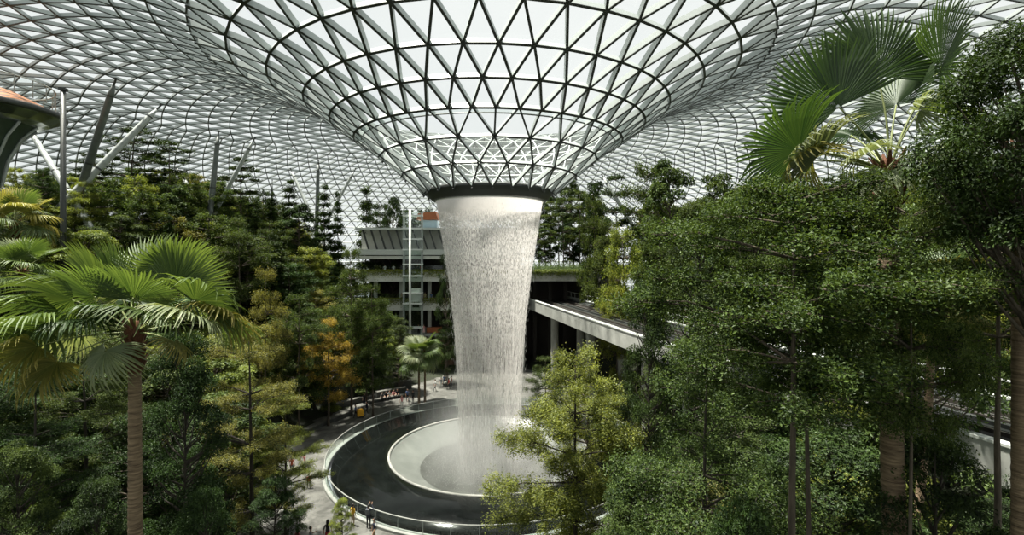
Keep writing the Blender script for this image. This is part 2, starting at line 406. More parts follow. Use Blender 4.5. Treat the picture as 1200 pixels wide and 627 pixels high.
# ------------------------------------------------------------------ waterfall
def water_mat(name, dens0, dens1, su, sv, speck=0.0, thr=.5):
    m = bpy.data.materials.new(name); m.use_nodes = True; nt = m.node_tree; nt.nodes.clear(); N = nt.nodes.new; L = nt.links.new
    out = N('ShaderNodeOutputMaterial'); uv = N('ShaderNodeUVMap')
    mp = N('ShaderNodeMapping'); mp.inputs['Scale'].default_value = (su, sv, 1); L(uv.outputs[0], mp.inputs['Vector'])
    n = N('ShaderNodeTexNoise'); n.inputs['Scale'].default_value = 1; n.inputs['Detail'].default_value = 4; n.inputs['Roughness'].default_value = .7; L(mp.outputs[0], n.inputs['Vector'])
    mp2 = N('ShaderNodeMapping'); mp2.inputs['Scale'].default_value = (su*2.2, sv*9, 1); L(uv.outputs[0], mp2.inputs['Vector'])
    n2 = N('ShaderNodeTexNoise'); n2.inputs['Scale'].default_value = 1; n2.inputs['Detail'].default_value = 2; L(mp2.outputs[0], n2.inputs['Vector'])
    mixn = N('ShaderNodeMix'); mixn.inputs[2].default_value = 0; L(n.outputs['Fac'], mixn.inputs[2]); L(n2.outputs['Fac'], mixn.inputs[3])
    sx = N('ShaderNodeSeparateXYZ'); L(uv.outputs[0], sx.inputs[0])
    # v: 1 at the lip, 0 at the pool; grains near the lip, long streaks lower down
    gr = N('ShaderNodeMapRange'); gr.inputs[1].default_value = .25; gr.inputs[2].default_value = .95; gr.inputs[3].default_value = .12; gr.inputs[4].default_value = speck
    L(sx.outputs['Y'], gr.inputs[0]); L(gr.outputs[0], mixn.inputs[0])
    r = N('ShaderNodeMapRange'); r.interpolation_type = 'SMOOTHSTEP'; r.inputs[1].default_value = thr-.07; r.inputs[2].default_value = thr+.07
    L(mixn.outputs[0], r.inputs[0])
    d = N('ShaderNodeValToRGB'); e = d.color_ramp.elements
    e[0].position = 0; e[0].color = (dens0,)*3 + (1,); e[1].position = .9; e[1].color = (dens1,)*3 + (1,)
    L(sx.outputs['Y'], d.inputs['Fac'])
    mul = N('ShaderNodeMath'); mul.operation = 'MULTIPLY'; L(r.outputs[0], mul.inputs[0]); L(d.outputs['Color'], mul.inputs[1])
    top = N('ShaderNodeMapRange'); top.inputs[1].default_value = .925; top.inputs[2].default_value = .96; L(sx.outputs['Y'], top.inputs[0])
    mx = N('ShaderNodeMath'); mx.operation = 'MAXIMUM'; L(mul.outputs[0], mx.inputs[0])
    tm = N('ShaderNodeMath'); tm.operation = 'MULTIPLY'; tm.inputs[1].default_value = .86; L(top.outputs[0], tm.inputs[0]); L(tm.outputs[0], mx.inputs[1])
    tr = N('ShaderNodeBsdfTransparent'); df = N('ShaderNodeBsdfDiffuse'); tl = N('ShaderNodeBsdfTranslucent')
    df.inputs[0].default_value = (.78,.77,.75,1); tl.inputs[0].default_value = (.76,.74,.72,1)
    m1 = N('ShaderNodeMixShader'); m1.inputs[0].default_value = .5; L(df.outputs[0], m1.inputs[1]); L(tl.outputs[0], m1.inputs[2])
    m2 = N('ShaderNodeMixShader'); L(mx.outputs[0], m2.inputs[0]); L(tr.outputs[0], m2.inputs[1]); L(m1.outputs[0], m2.inputs[2])
    L(m2.outputs[0], out.inputs['Surface'])
    return m
def fall_r(z):      # radius of the falling sheet at height z
    return float(np.interp(z, [-1.3, 3, 8, 13, 18, 21.5, 24, 25.25], [3.0, 3.1, 3.3, 3.6, 4.2, 4.75, 5.12, 5.32]))
fall = thing('waterfall', 'tall white column of falling water between dark ring and round pool', 'waterfall', (CX,CY,0))
def sheet(name, k, m, jit, seed, z0=-1.9, z1=25.25):
    rg = random.Random(seed); nseg, nz_ = 160, 60
    ph = [rg.uniform(0, 6.28) for _ in range(6)]
    v = []; uvs = []
    for q in range(nz_+1):
        z = z0 + (z1-z0)*q/nz_
        for s in range(nseg+1):
            a = 2*PI*s/nseg
            rr = fall_r(z)*k + jit*(1 - q/nz_)*(math.sin(5*a+ph[0])+math.sin(9*a+ph[1]+z*.1)+.6*math.sin(17*a+ph[2]))
            v.append((rr*math.cos(a), rr*math.sin(a), z)); uvs.append((s/nseg, q/nz_))
    f = [(q*(nseg+1)+s, q*(nseg+1)+s+1, (q+1)*(nseg+1)+s+1, (q+1)*(nseg+1)+s) for q in range(nz_) for s in range(nseg)]
    mb = MB(); mb.add(v, f); me = mb.mesh(name, m, True)
    ul = me.uv_layers.new(name='UVMap'); li = np.empty(len(me.loops), np.int32); me.loops.foreach_get('vertex_index', li)
    ul.data.foreach_set('uv', np.array(uvs)[li].reshape(-1).astype(np.float32))
    return link(name, me, fall)
sheet('water_curtain', 1.0, water_mat('falling_water_grains', .34, .90, 150, 9, .86, .49), .04, 1)
sheet('inner_water_curtain', .90, water_mat('falling_water_streaks', .22, .26, 120, 4, .35, .48), .09, 2)
rg = np.random.default_rng(5)
n = 6000
z = rg.uniform(-1, 24.6, n); a = rg.uniform(0, 2*PI, n)
rr = np.array([fall_r(q) for q in z])*(1 + rg.normal(0, .02 + .045*(1 - (z+1)/26), n))
ln = rg.uniform(.08,.38,n)*(1.15 - z/40); wd = rg.uniform(.008,.020,n)
c = np.stack([rr*np.cos(a), rr*np.sin(a), z], 1)
oc6 = np.array([(1,0,0),(0,1,0),(-1,0,0),(0,-1,0),(0,0,1),(0,0,-1)], float)
v = c[:,None,:] + oc6[None]*np.stack([wd,wd,ln],1)[:,None,:]
f = (np.array([(0,1,4),(1,2,4),(2,3,4),(3,0,4),(1,0,5),(2,1,5),(3,2,5),(0,3,5)])[None] + (np.arange(n)*6)[:,None,None]).reshape(-1,3)
M['drop'] = mat('bright_water_drop', (.55,.56,.54), .3)
mb = MB(); mb.add(v.reshape(-1,3), f); mb.build('falling_drops', M['drop'], fall)['kind'] = 'stuff'
# spray thrown up where the water lands
n = 7000
a = rg.uniform(0,2*PI,n); rr = np.abs(rg.normal(3.3, 1.7, n)); z = -1.0 + np.abs(rg.normal(0, .9, n))*np.exp(-((rr-3.2)/2.2)**2)
wd = rg.uniform(.010,.030,n); ln = wd*rg.uniform(1,2.5,n)
v = np.stack([rr*np.cos(a), rr*np.sin(a), z],1)[:,None,:] + oc6[None]*np.stack([wd,wd,ln],1)[:,None,:]
f = (np.array([(0,1,4),(1,2,4),(2,3,4),(3,0,4),(1,0,5),(2,1,5),(3,2,5),(0,3,5)])[None] + (np.arange(n)*6)[:,None,None]).reshape(-1,3)
mb = MB(); mb.add(v.reshape(-1,3), f); mb.build('spray', M['drop'], fall)['kind'] = 'stuff'

# mist hanging round the foot of the water
mm = bpy.data.materials.new('drifting_mist'); mm.use_nodes = True; nt = mm.node_tree; nt.nodes.clear(); N = nt.nodes.new; L = nt.links.new
out = N('ShaderNodeOutputMaterial'); vs_ = N('ShaderNodeVolumeScatter'); vs_.inputs['Color'].default_value = (.95,.96,.95,1); vs_.inputs['Anisotropy'].default_value = .2
tc = N('ShaderNodeTexCoord'); sx = N('ShaderNodeSeparateXYZ'); L(tc.outputs['Object'], sx.inputs[0])
cb = N('ShaderNodeCombineXYZ'); L(sx.outputs['X'], cb.inputs['X']); L(sx.outputs['Y'], cb.inputs['Y'])
ln = N('ShaderNodeVectorMath'); ln.operation = 'LENGTH'; L(cb.outputs[0], ln.inputs[0])
r1 = N('ShaderNodeMapRange'); r1.interpolation_type = 'SMOOTHSTEP'; r1.inputs[1].default_value = 2.6; r1.inputs[2].default_value = 8.5; r1.inputs[3].default_value = 1; r1.inputs[4].default_value = 0; L(ln.outputs['Value'], r1.inputs[0])
r2 = N('ShaderNodeMapRange'); r2.interpolation_type = 'SMOOTHSTEP'; r2.inputs[1].default_value = -1.5; r2.inputs[2].default_value = 7; r2.inputs[3].default_value = 1; r2.inputs[4].default_value = 0; L(sx.outputs['Z'], r2.inputs[0])
nz = N('ShaderNodeTexNoise'); nz.inputs['Scale'].default_value = .5; nz.inputs['Detail'].default_value = 3; L(tc.outputs['Object'], nz.inputs['Vector'])
m1 = N('ShaderNodeMath'); m1.operation = 'MULTIPLY'; L(r1.outputs[0], m1.inputs[0]); L(r2.outputs[0], m1.inputs[1])
m2 = N('ShaderNodeMath'); m2.operation = 'MULTIPLY'; L(m1.outputs[0], m2.inputs[0]); L(nz.outputs['Fac'], m2.inputs[1])
m3 = N('ShaderNodeMath'); m3.operation = 'MULTIPLY'; m3.inputs[1].default_value = .30; L(m2.outputs[0], m3.inputs[0]); L(m3.outputs[0], vs_.inputs['Density'])
L(vs_.outputs[0], out.inputs['Volume'])
mb = MB(); mb.lathe([(.01,-2.0),(6.0,-1.3),(8.6,-.1),(8.6,7),(.01,7)], (0,0,0), 48); mb.build('mist', mm, fall)['kind'] = 'stuff'
cy.volume_step_rate = 4.0; cy.volume_max_steps = 64; cy.volume_bounces = 1
# ------------------------------------------------------------------ plant makers: each returns {part name: mesh}
def leaf_quads(mb, c, nrm, L, W, rng, fold=.18, tint=None, mat=0, u=None):
    """one small folded blade per row of c"""
    n = len(c)
    nrm = nrm / (np.linalg.norm(nrm, axis=1, keepdims=True) + 1e-9)
    if u is None: u = rng.normal(size=(n,3))
    u = u - nrm*np.sum(u*nrm, 1, keepdims=True); u /= np.linalg.norm(u, axis=1, keepdims=True) + 1e-9
    v = np.cross(nrm, u)
    L = np.broadcast_to(L, (n,))[:,None]; W = np.broadcast_to(W, (n,))[:,None]
    up = nrm*W*fold
    q = np.stack([c - u*L*.5, c + v*W*.5 + up - u*L*.05, c + u*L*.5 - up*.6, c - v*W*.5 + up - u*L*.05], 1).reshape(-1,3)
    f = np.arange(n*4).reshape(-1,4)
    if tint is None: tint = rng.uniform(0,1,n)
    mb.add(q, f, mat, np.repeat(np.clip(tint, .001, 1), 4))

def wobble_path(p0, p1, n, amp, rng):
    t = np.linspace(0,1,n)[:,None]
    p = p0*(1-t) + p1*t
    w = rng.normal(0, amp, (n,3)).cumsum(0)*.5; w -= t*w[-1]; w[0] = 0
    return p + w

def tiered_tree(seed, H=12.0, R=3.6, tiers=7, first=.30, leaf=.13, n_leaf=30000, profile='umbrella', thick=.10, fork=False, tr=.16, brf=.8):
    rng = np.random.default_rng(seed)
    tk = MB(); br = MB(); fo = MB()
    top = np.array([rng.normal(0,.25), rng.normal(0,.25), H])
    path = wobble_path(np.zeros(3), top, 12, .05, rng)
    rad = tr*(1 - .85*np.linspace(0,1,12)**1.1); rad[0] *= 1.35
    tk.tube(path, rad, 9)
    segs = []
    for i in range(tiers):
        s = first + (1-first)*min(1, max(0, (i + (rng.uniform(-.3,.3) if 0 < i < tiers-1 else 0))/(tiers-1)))**.92
        if profile == 'umbrella': L = R*(.72 + .28*math.sin(PI*(.15+.75*i/(tiers-1)))) * (1 - .50*max(0,(i/(tiers-1)-.55))/.45) * rng.uniform(.78,1.12)
        elif profile == 'cone':   L = R*(1.0 - .88*(i/(tiers-1)))
        else:                     L = R*(.35+.65*math.sin(PI*(.12+.80*i/(tiers-1))))
        base = np.array([np.interp(s*H, path[:,2], path[:,q]) for q in range(3)])
        nb = int(rng.integers(5,8)); a0 = rng.uniform(0,6.28)
        for b in range(nb):
            a = a0 + 2*PI*b/nb + rng.normal(0,.25); l = L*rng.uniform(.5,1.15)
            d = np.array([math.cos(a), math.sin(a), 0])
            rise = l*rng.uniform(.02,.20)
            t = np.linspace(0,1,6)[:,None]
            bp = base + d*l*t + np.array([0,0,1.0])*(rise*np.sin(t*PI*.62)) + rng.normal(0,.03*l/2,(6,3))*t
            br.tube(bp, brf*(.018+.016*l)*(1-.8*t[:,0]), 5)
            segs.append((bp[2], bp[5], l*.9))
            ns = int(3 + l*1.6)
            for k in range(ns):
                tt = rng.uniform(.30,.95); p = base + d*l*tt + np.array([0,0,rise*math.sin(tt*PI*.62)])
                sg = rng.choice([-1,1]); aa = a + sg*rng.uniform(.5,1.05); ll = l*(1.08-tt)*rng.uniform(.45,.85)
                e = p + np.array([math.cos(aa)*ll, math.sin(aa)*ll, rng.normal(.03,.05)*ll])
                br.tube(np.stack([p, (p+e)/2 + [0,0,.03*ll], e]), [.018,.012,.005], 4, cap=False)
                segs.append((p, e, ll))
    A = np.array([s_[0] for s_ in segs]); B = np.array([s_[1] for s_ in segs]); W = np.array([s_[2] for s_ in segs])
    W = np.maximum(W, .15)
    pick = rng.choice(len(segs), n_leaf, p=W/W.sum()); t = rng.uniform(.1,1.08,n_leaf)[:,None]
    c = A[pick]*(1-t) + B[pick]*t
    # leaves sit in tufts
    tuft = np.round(t[:,0]*W[pick]/.28)
    h = (pick*97 + tuft*131) % 1009
    jr = np.stack([np.sin(h*12.9898)*.13, np.sin(h*78.233)*.13, np.sin(h*37.719)*.05], 1)
    c = c + jr + rng.normal(0,1,(n_leaf,3))*np.array([.15,.15,thick*.6]) + [0,0,.04]
    nrm = np.array([0,0,1.0]) + rng.normal(0,.42,(n_leaf,3))
    tint = np.clip(.45 + .30*np.sin(h*5.3) + rng.normal(0,.18,n_leaf), 0, 1)
    sz = leaf*rng.uniform(.65,1.2,n_leaf)
    leaf_quads(fo, c, nrm, sz, sz*.52, rng, tint=tint)
    return tk, br, fo

def broadleaf_tree(seed, H=11.0, R=2.6, low=.22, blobs=70, leaf=.15, n_leaf=30000, tr=.15, br_r=(.45,.85), open_=0.0):
    rng = np.random.default_rng(seed)
    tk = MB(); br = MB(); fo = MB()
    top = np.array([rng.normal(0,.3), rng.normal(0,.3), H*.93])
    path = wobble_path(np.zeros(3), top, 12, .07, rng); rad = tr*(1-.82*np.linspace(0,1,12)); rad[0] *= 1.35
    tk.tube(path, rad, 9)
    cs = []; rs = []
    for b in range(blobs):
        s = low + (1-low)*((b+.5)/blobs); z = s*H
        prof = math.sin(PI*min(1, (.16 + .80*(s-low)/(1-low))))**.75
        a = rng.uniform(0,6.28); rr = R*prof*rng.uniform(.35,1.0)**.6
        base = np.array([np.interp(z-.10*H, path[:,2], path[:,q]) for q in range(3)])
        c = np.array([base[0]+rr*math.cos(a), base[1]+rr*math.sin(a), z])
        mid = base*.45 + c*.55 + np.array([0,0,-.12*rr])
        br.tube(np.stack([base, mid, c]), [.05,.03,.01], 5, cap=False)
        cs.append(c); rs.append(rng.uniform(*br_r))
    cs = np.array(cs); rs = np.array(rs)
    pick = rng.choice(blobs, n_leaf, p=rs**2/np.sum(rs**2))
    d = rng.normal(size=(n_leaf,3)); d /= np.linalg.norm(d,axis=1,keepdims=True); d[:,2] = np.where(d[:,2] < -.25, -d[:,2], d[:,2])
    rad_ = rs[pick]*rng.uniform(.35,1.08,n_leaf)**.55
    c = cs[pick] + d*rad_[:,None]*np.array([1,1,.62])
    h = (pick*97 + np.floor(d[:,0]*3)*17 + np.floor(d[:,1]*3)*29) % 1009
    c = c + np.stack([np.sin(h*12.9)*.08, np.sin(h*78.2)*.08, np.sin(h*37.7)*.06], 1)
    nrm = d*.6 + np.array([0,0,.8]) + rng.normal(0,.40,(n_leaf,3))
    tint = np.clip(.40 + .22*np.sin(pick*5.3) + .16*np.sin(h*3.1) + rng.normal(0,.15,n_leaf), 0, 1)
    sz = leaf*rng.uniform(.6,1.2,n_leaf)
    leaf_quads(fo, c, nrm, sz, sz*.46, rng, tint=tint)
    return tk, br, fo

def shrub(seed, H=1.6, R=1.2, leaf=.16, n_leaf=2600, strap=False):
    rng = np.random.default_rng(seed); st = MB(); fo = MB()
    if strap:     # rosette of long arching straps
        for k in range(26):
            a = 2.39996*k; el = rng.uniform(.35,1.35); l = H*rng.uniform(.75,1.2)
            t = np.linspace(0,1,6); x = l*t*math.cos(el)*(1+.2*t); z = l*(t*math.sin(el) - .45*t*t*math.cos(el)) + .05
            wd = .055*np.array([.8,1.1,1.1,.9,.55,.04])
            p = np.stack([x*math.cos(a), x*math.sin(a), z],1); s = np.array([-math.sin(a), math.cos(a), 0])
            v = np.concatenate([p + s*wd[:,None] + [0,0,.02], p - [0,0,.01], p - s*wd[:,None] + [0,0,.02]])
            f = [(i,i+1,6+i+1,6+i) for i in range(5)] + [(6+i,6+i+1,12+i+1,12+i) for i in range(5)]
            fo.add(v, f, 0, rng.uniform(.1,1))
        st.tube([(0,0,-.3),(0,0,.12)], [.07,.05], 6)
    else:
        n = 16
        cs = np.stack([rng.normal(0,R*.42,n), rng.normal(0,R*.42,n), rng.uniform(.35,1,n)*H], 1)
        cs[:,2] *= 1 - .35*np.hypot(cs[:,0],cs[:,1])/R
        for c in cs: st.tube(np.stack([[0,0,-.3], c*[.4,.4,.5], c]), [.03,.02,.006], 4, cap=False)
        pick = rng.integers(0,n,n_leaf); d = rng.normal(size=(n_leaf,3)); d /= np.linalg.norm(d,axis=1,keepdims=True); d[:,2] = np.abs(d[:,2])*.9
        c = cs[pick] + d*(R*.42)*rng.uniform(.3,1,n_leaf)[:,None]**.5
        sz = leaf*rng.uniform(.6,1.25,n_leaf)
        leaf_quads(fo, c, d*.5+[0,0,.8]+rng.normal(0,.4,(n_leaf,3)), sz, sz*.5, rng, tint=np.clip(.4+.3*np.sin(pick*4.1)+rng.normal(0,.15,n_leaf),0,1))
    return st, fo

def fan_blade(seed, R=1.35, span=300, nseg=52, split=.48, droop=.25, cup=.15, tipdroop=.25, hastula=.05):
    """pleated fan: joined ribs near the stalk, free pointed fingers beyond the split; lies along +X"""
    rng = np.random.default_rng(seed); mb = MB()
    sp = math.radians(span); da = sp/nseg
    ts = np.array([.03,.22,split,.66,.84,1.0])
    for k in range(nseg):
        a = -sp/2 + (k+.5)*da
        rl = R*(.80 + .20*math.cos(a*.55))*rng.uniform(.94,1.05)
        tip_d = tipdroop*rng.uniform(.5,1.5)*R
        a_j = rng.normal(0,.02)
        rows = []
        for q, t in enumerate(ts):
            r = rl*t
            hw = r*math.tan(da/2) if t <= split else rl*split*math.tan(da/2)*(1.15,.80,.05)[q-3]
            over = max(0, t-split)/(1-split)
            z = -droop*R*(t**2)*(.35+.65*abs(math.sin(a/2))) + cup*R*t*abs(math.sin(a)) - tip_d*over**2
            aa = a + a_j*over
            r2 = r - .35*tip_d*over**2
            cx, cy_ = r2*math.cos(aa), r2*math.sin(aa); nx, ny = -math.sin(aa), math.cos(aa)
            pl = hw*.55
            rows.append([(cx+nx*hw, cy_+ny*hw, z+pl*.5), (cx, cy_, z-pl*.5), (cx-nx*hw, cy_-ny*hw, z+pl*.5)])
        v = np.array(rows).reshape(-1,3)
        f = []
        for q in range(len(ts)-1):
            o = q*3; f += [(o,o+1,o+4,o+3),(o+1,o+2,o+5,o+4)]
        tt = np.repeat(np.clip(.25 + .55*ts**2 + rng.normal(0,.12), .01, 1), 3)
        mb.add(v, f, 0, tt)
    return mb
def petiole(L, sag=.05):
    mb = MB(); t = np.linspace(0,1,7)
    mb.tube(np.stack([L*t, 0*t, -sag*L*np.sin(t*PI)*-1], 1), .028*(1.25-.65*t), 6); return mb

PALM_BLADES = {}
def blade(kind):
    if kind not in PALM_BLADES:
        kw = {'upfan': dict(seed=7, R=1.60, span=205, nseg=46, split=.55, droop=.03, cup=.16, tipdroop=.05),
              'sidefan': dict(seed=8, R=1.60, span=190, nseg=40, split=.45, droop=.18, cup=.08, tipdroop=.30),
              'stiff': dict(seed=3, R=1.45, span=255, nseg=50, split=.55, droop=.05, cup=.22, tipdroop=.06),
              'open':  dict(seed=4, R=1.40, span=290, nseg=52, split=.48, droop=.22, cup=.12, tipdroop=.28),
              'droop': dict(seed=5, R=1.45, span=270, nseg=46, split=.42, droop=.34, cup=.05, tipdroop=.42),
              'small': dict(seed=6, R=.80, span=250, nseg=34, split=.40, droop=.25, cup=.10, tipdroop=.35)}[kind]
        PALM_BLADES[kind] = fan_blade(**kw).mesh('blade', M['palm_leaf'], False)
    return PALM_BLADES[kind]
PET = {}
def pet_mesh(L):
    L = round(L*4)/4
    if L not in PET: PET[L] = petiole(L).mesh('petiole', M['petiole'], True)
    return PET[L], L
def frond(root, pos, az, el, L, kind='open', roll=0.0, tilt=0.0, scale=1.0, m=None):
    """az: compass direction in degrees (0 = +X), el: rise of the stalk; tilt bends the blade against the stalk"""
    pm, L = pet_mesh(L)
    o = link('frond', blade(kind), root)
    R = Euler((0, -math.radians(el), math.radians(az))).to_matrix().to_4x4()
    B = R @ Matrix.Translation((L,0,0)) @ Matrix.Rotation(math.radians(roll), 4, 'X') @ Matrix.Rotation(-math.radians(tilt), 4, 'Y') @ Matrix.Scale(scale, 4)
    o.matrix_local = Matrix.Translation(pos) @ B
    if m:
        o.material_slots[0].link = 'OBJECT'; o.material_slots[0].material = M[m]
    p = link('petiole', pm, o)
    p.matrix_local = B.inverted() @ R
    return o
def palm_trunk(root, H, r0, r1, lean=(0,0), rings_=60, fibre=1.1, seed=1):
    rng = np.random.default_rng(seed)
    tk = MB(); n = rings_*3; t = np.linspace(0,1,n)
    rad = (r0*(1-t) + r1*t)*(1 + .06*((np.arange(n) % 3) == 0) - .02*((np.arange(n) % 3) == 1)) * (1 + .25*np.exp(-t*H/.5))
    px = lean[0]*np.sin(t*PI/2)*1.0; py = lean[1]*t
    path = np.stack([px, py, H*t],1)
    tk.tube(path, rad, 14); tk.build('trunk', M['palm_bark'], root, True)
    fb = MB(); topp = path[-1]
    # old leaf bases wrapped round the head of the trunk
    fb.tube([topp-[0,0,fibre], topp-[0,0,fibre*.5], topp, topp+[0,0,.25]], [r1*1.12, r1*1.45, r1*1.5, r1*.7], 12)
    for k in range(46):
        a = 2.39996*k; z = -fibre*.95 + fibre*1.1*k/46
        b = topp + np.array([math.cos(a)*r1*1.15, math.sin(a)*r1*1.15, z]); e = b + np.array([math.cos(a)*.17, math.sin(a)*.17, rng.uniform(.16,.38)])
        s = np.array([-math.sin(a), math.cos(a), 0])
        fb.hexa([b-s*.07-[0,0,.05], b+s*.07-[0,0,.05], b+s*.06+[0,0,.05], b-s*.06+[0,0,.05], e-s*.03, e+s*.03, e+s*.02+[0,0,.03], e-s*.02+[0,0,.03]])
    fb.build('leaf_base_fibre', M['palm_fibre'], root)
    return Vector(topp)

# ------------------------------------------------------------------ prototypes
PROTO = {}
def proto(key):
    if key in PROTO: return PROTO[key]
    kind, v = key.split(':'); v = int(v)
    if kind == 'tier_near':   t = tiered_tree(100+v, 14, 5.0, 7, .26, .115, 62000, 'umbrella', .17, tr=.20)
    elif kind == 'bushy_near':t = tiered_tree(300+v, 13, 4.4, 11, .10, .115, 110000, 'umbrella', .34, tr=.16, brf=.5)
    elif kind == 'tier_high': t = tiered_tree(260+v, 18, 4.4, 7, .745, .10, 80000, 'umbrella', .24, tr=.18, brf=.55)
    elif kind == 'broad_high':t = broadleaf_tree(280+v, 18, 2.4, .80, 80, .105, 52000)
    elif kind == 'tier':      t = tiered_tree(120+v, 11, 4.2, 7, .26, .17, 30000, 'umbrella', .34)
    elif kind == 'tier_far':  t = tiered_tree(140+v, 10, 4.0, 7, .22, .24, 17000, 'oval', .42)
    elif kind == 'broad_near':t = broadleaf_tree(160+v, 12, 2.9, .10, 110, .125, 62000)
    elif kind == 'broad':     t = broadleaf_tree(180+v, 10, 2.6, .16, 70, .17, 22000)
    elif kind == 'broad_far': t = broadleaf_tree(200+v, 9, 2.6, .14, 60, .25, 14000)
    elif kind == 'conifer':   t = tiered_tree(220+v, 11, 1.9, 13, .15, .22, 12000, 'cone', .22, tr=.12)
    elif kind == 'airy':      t = tiered_tree(240+v, 12, 3.4, 6, .40, .22, 8500, 'umbrella', .16, tr=.14)
    tk, br, fo = t
    bark = M['bark_dark'] if 'near' in kind or kind == 'conifer' else M['bark']
    PROTO[key] = (tk.mesh('trunk', bark, True), br.mesh('branches', bark, True), fo.mesh('foliage', M['leaf_mid'], False))
    return PROTO[key]
def set_mat(o, m):
    o.material_slots[0].link = 'OBJECT'; o.material_slots[0].material = m
def tree(name, key, loc, H, width=None, rz=0.0, leafm='leaf_mid', label='', group=None, bark=None):
    """a tree that stands at loc and reaches height H; width: crown width"""
    tkm, brm, fom = proto(key)
    zmax = max(v[2] for v in tkm_bounds(fom)); 
    xw = bounds_w(fom)
    sz = H/zmax; sx = (width/xw) if width else sz
    r = thing(name, label, 'tree', loc, rz, group); r.scale = (sx, sx, sz)
    a = link('trunk', tkm, r); b = link('branches', brm, r); c = link('foliage', fom, r)
    set_mat(c, M[leafm])
    if bark: set_mat(a, M[bark]); set_mat(b, M[bark])
    return r
_B = {}
def _bounds(me):
    if me.name not in _B:
        v = np.empty(len(me.vertices)*3, np.float32); me.vertices.foreach_get('co', v); v = v.reshape(-1,3)
        _B[me.name] = (np.percentile(v,.3,axis=0), np.percentile(v,99.7,axis=0))
    return _B[me.name]
def tkm_bounds(me): return _bounds(me)
def bounds_w(me):
    a, b = _bounds(me); return float(max(b[0]-a[0], b[1]-a[1]))
# ------------------------------------------------------------------ viaduct line (shared by the trees that keep clear of it)
VY = [8, 21.5, 48, 86, 92]; VX = [23.9, 20.3, 12.4, 3.6, 2.2]
def via_x(y): return float(np.interp(y, VY, VX))
# ------------------------------------------------------------------ single trees one can point to
TREES = []     # (x, y) of everything planted
def plant(px, y, topy, width, key, leafm, name, label, group=None, bark=None, zb=None, rz=None):
    x = at(px, y)[0]; z = ground_z(x, y) if zb is None else zb
    H = zat(topy, y) - z
    TREES.append((x, y))
    return tree(name, key, (x, y, z - .05), H, width, (px*1.37) % 6.28 if rz is None else rz, leafm, label, group, bark)
LT, BT, CT, AT = 'tiered_tree', 'broadleaf_tree', 'conifer_tree', 'slender_tree'
P_ = plant
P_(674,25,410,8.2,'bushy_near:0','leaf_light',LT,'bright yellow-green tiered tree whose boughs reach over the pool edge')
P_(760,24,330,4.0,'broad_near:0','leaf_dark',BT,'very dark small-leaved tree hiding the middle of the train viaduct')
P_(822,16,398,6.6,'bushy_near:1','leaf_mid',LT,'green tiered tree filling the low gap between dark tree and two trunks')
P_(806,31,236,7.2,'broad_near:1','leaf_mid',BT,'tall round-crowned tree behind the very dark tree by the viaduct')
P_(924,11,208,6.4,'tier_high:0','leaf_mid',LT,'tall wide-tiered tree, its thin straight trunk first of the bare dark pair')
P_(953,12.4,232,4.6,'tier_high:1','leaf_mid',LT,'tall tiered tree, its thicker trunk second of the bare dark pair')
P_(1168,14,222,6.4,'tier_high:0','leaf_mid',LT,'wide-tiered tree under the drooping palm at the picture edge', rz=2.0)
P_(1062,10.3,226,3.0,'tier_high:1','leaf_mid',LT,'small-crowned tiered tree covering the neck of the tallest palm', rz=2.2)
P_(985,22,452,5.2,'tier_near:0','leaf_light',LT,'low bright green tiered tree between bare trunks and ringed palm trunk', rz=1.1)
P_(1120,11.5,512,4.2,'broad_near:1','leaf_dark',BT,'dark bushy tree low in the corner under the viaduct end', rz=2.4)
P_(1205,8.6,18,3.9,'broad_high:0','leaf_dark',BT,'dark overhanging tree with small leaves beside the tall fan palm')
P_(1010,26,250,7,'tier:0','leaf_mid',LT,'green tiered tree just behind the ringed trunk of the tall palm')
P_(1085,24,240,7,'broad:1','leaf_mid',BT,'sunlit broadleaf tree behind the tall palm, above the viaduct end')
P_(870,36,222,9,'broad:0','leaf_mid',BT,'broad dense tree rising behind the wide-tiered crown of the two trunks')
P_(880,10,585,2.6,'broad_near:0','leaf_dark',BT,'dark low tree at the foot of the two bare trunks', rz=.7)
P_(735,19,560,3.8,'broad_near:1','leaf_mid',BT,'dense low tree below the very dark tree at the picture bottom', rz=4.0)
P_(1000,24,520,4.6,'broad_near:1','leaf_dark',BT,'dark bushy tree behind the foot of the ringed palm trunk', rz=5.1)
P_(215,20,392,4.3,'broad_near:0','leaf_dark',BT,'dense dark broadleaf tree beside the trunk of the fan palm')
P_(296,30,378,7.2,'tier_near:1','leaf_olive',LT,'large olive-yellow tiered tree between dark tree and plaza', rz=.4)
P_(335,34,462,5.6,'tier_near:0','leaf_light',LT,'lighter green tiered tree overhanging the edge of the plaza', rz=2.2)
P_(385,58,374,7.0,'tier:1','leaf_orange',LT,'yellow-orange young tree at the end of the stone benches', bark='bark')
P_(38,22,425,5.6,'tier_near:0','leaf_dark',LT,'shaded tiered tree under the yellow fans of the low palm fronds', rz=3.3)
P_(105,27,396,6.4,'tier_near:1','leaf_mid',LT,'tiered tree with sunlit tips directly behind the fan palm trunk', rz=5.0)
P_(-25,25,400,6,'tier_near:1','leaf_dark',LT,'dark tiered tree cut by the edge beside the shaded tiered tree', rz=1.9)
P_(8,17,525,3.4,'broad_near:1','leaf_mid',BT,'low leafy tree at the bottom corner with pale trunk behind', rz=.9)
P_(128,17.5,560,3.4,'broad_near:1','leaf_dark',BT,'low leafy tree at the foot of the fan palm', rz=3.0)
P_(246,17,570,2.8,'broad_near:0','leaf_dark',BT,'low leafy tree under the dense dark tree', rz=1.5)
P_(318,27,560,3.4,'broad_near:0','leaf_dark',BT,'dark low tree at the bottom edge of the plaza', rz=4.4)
P_(404,31,584,1.9,'broad_near:1','leaf_light',BT,'small bright green sapling standing on the plaza among people', rz=2.7)
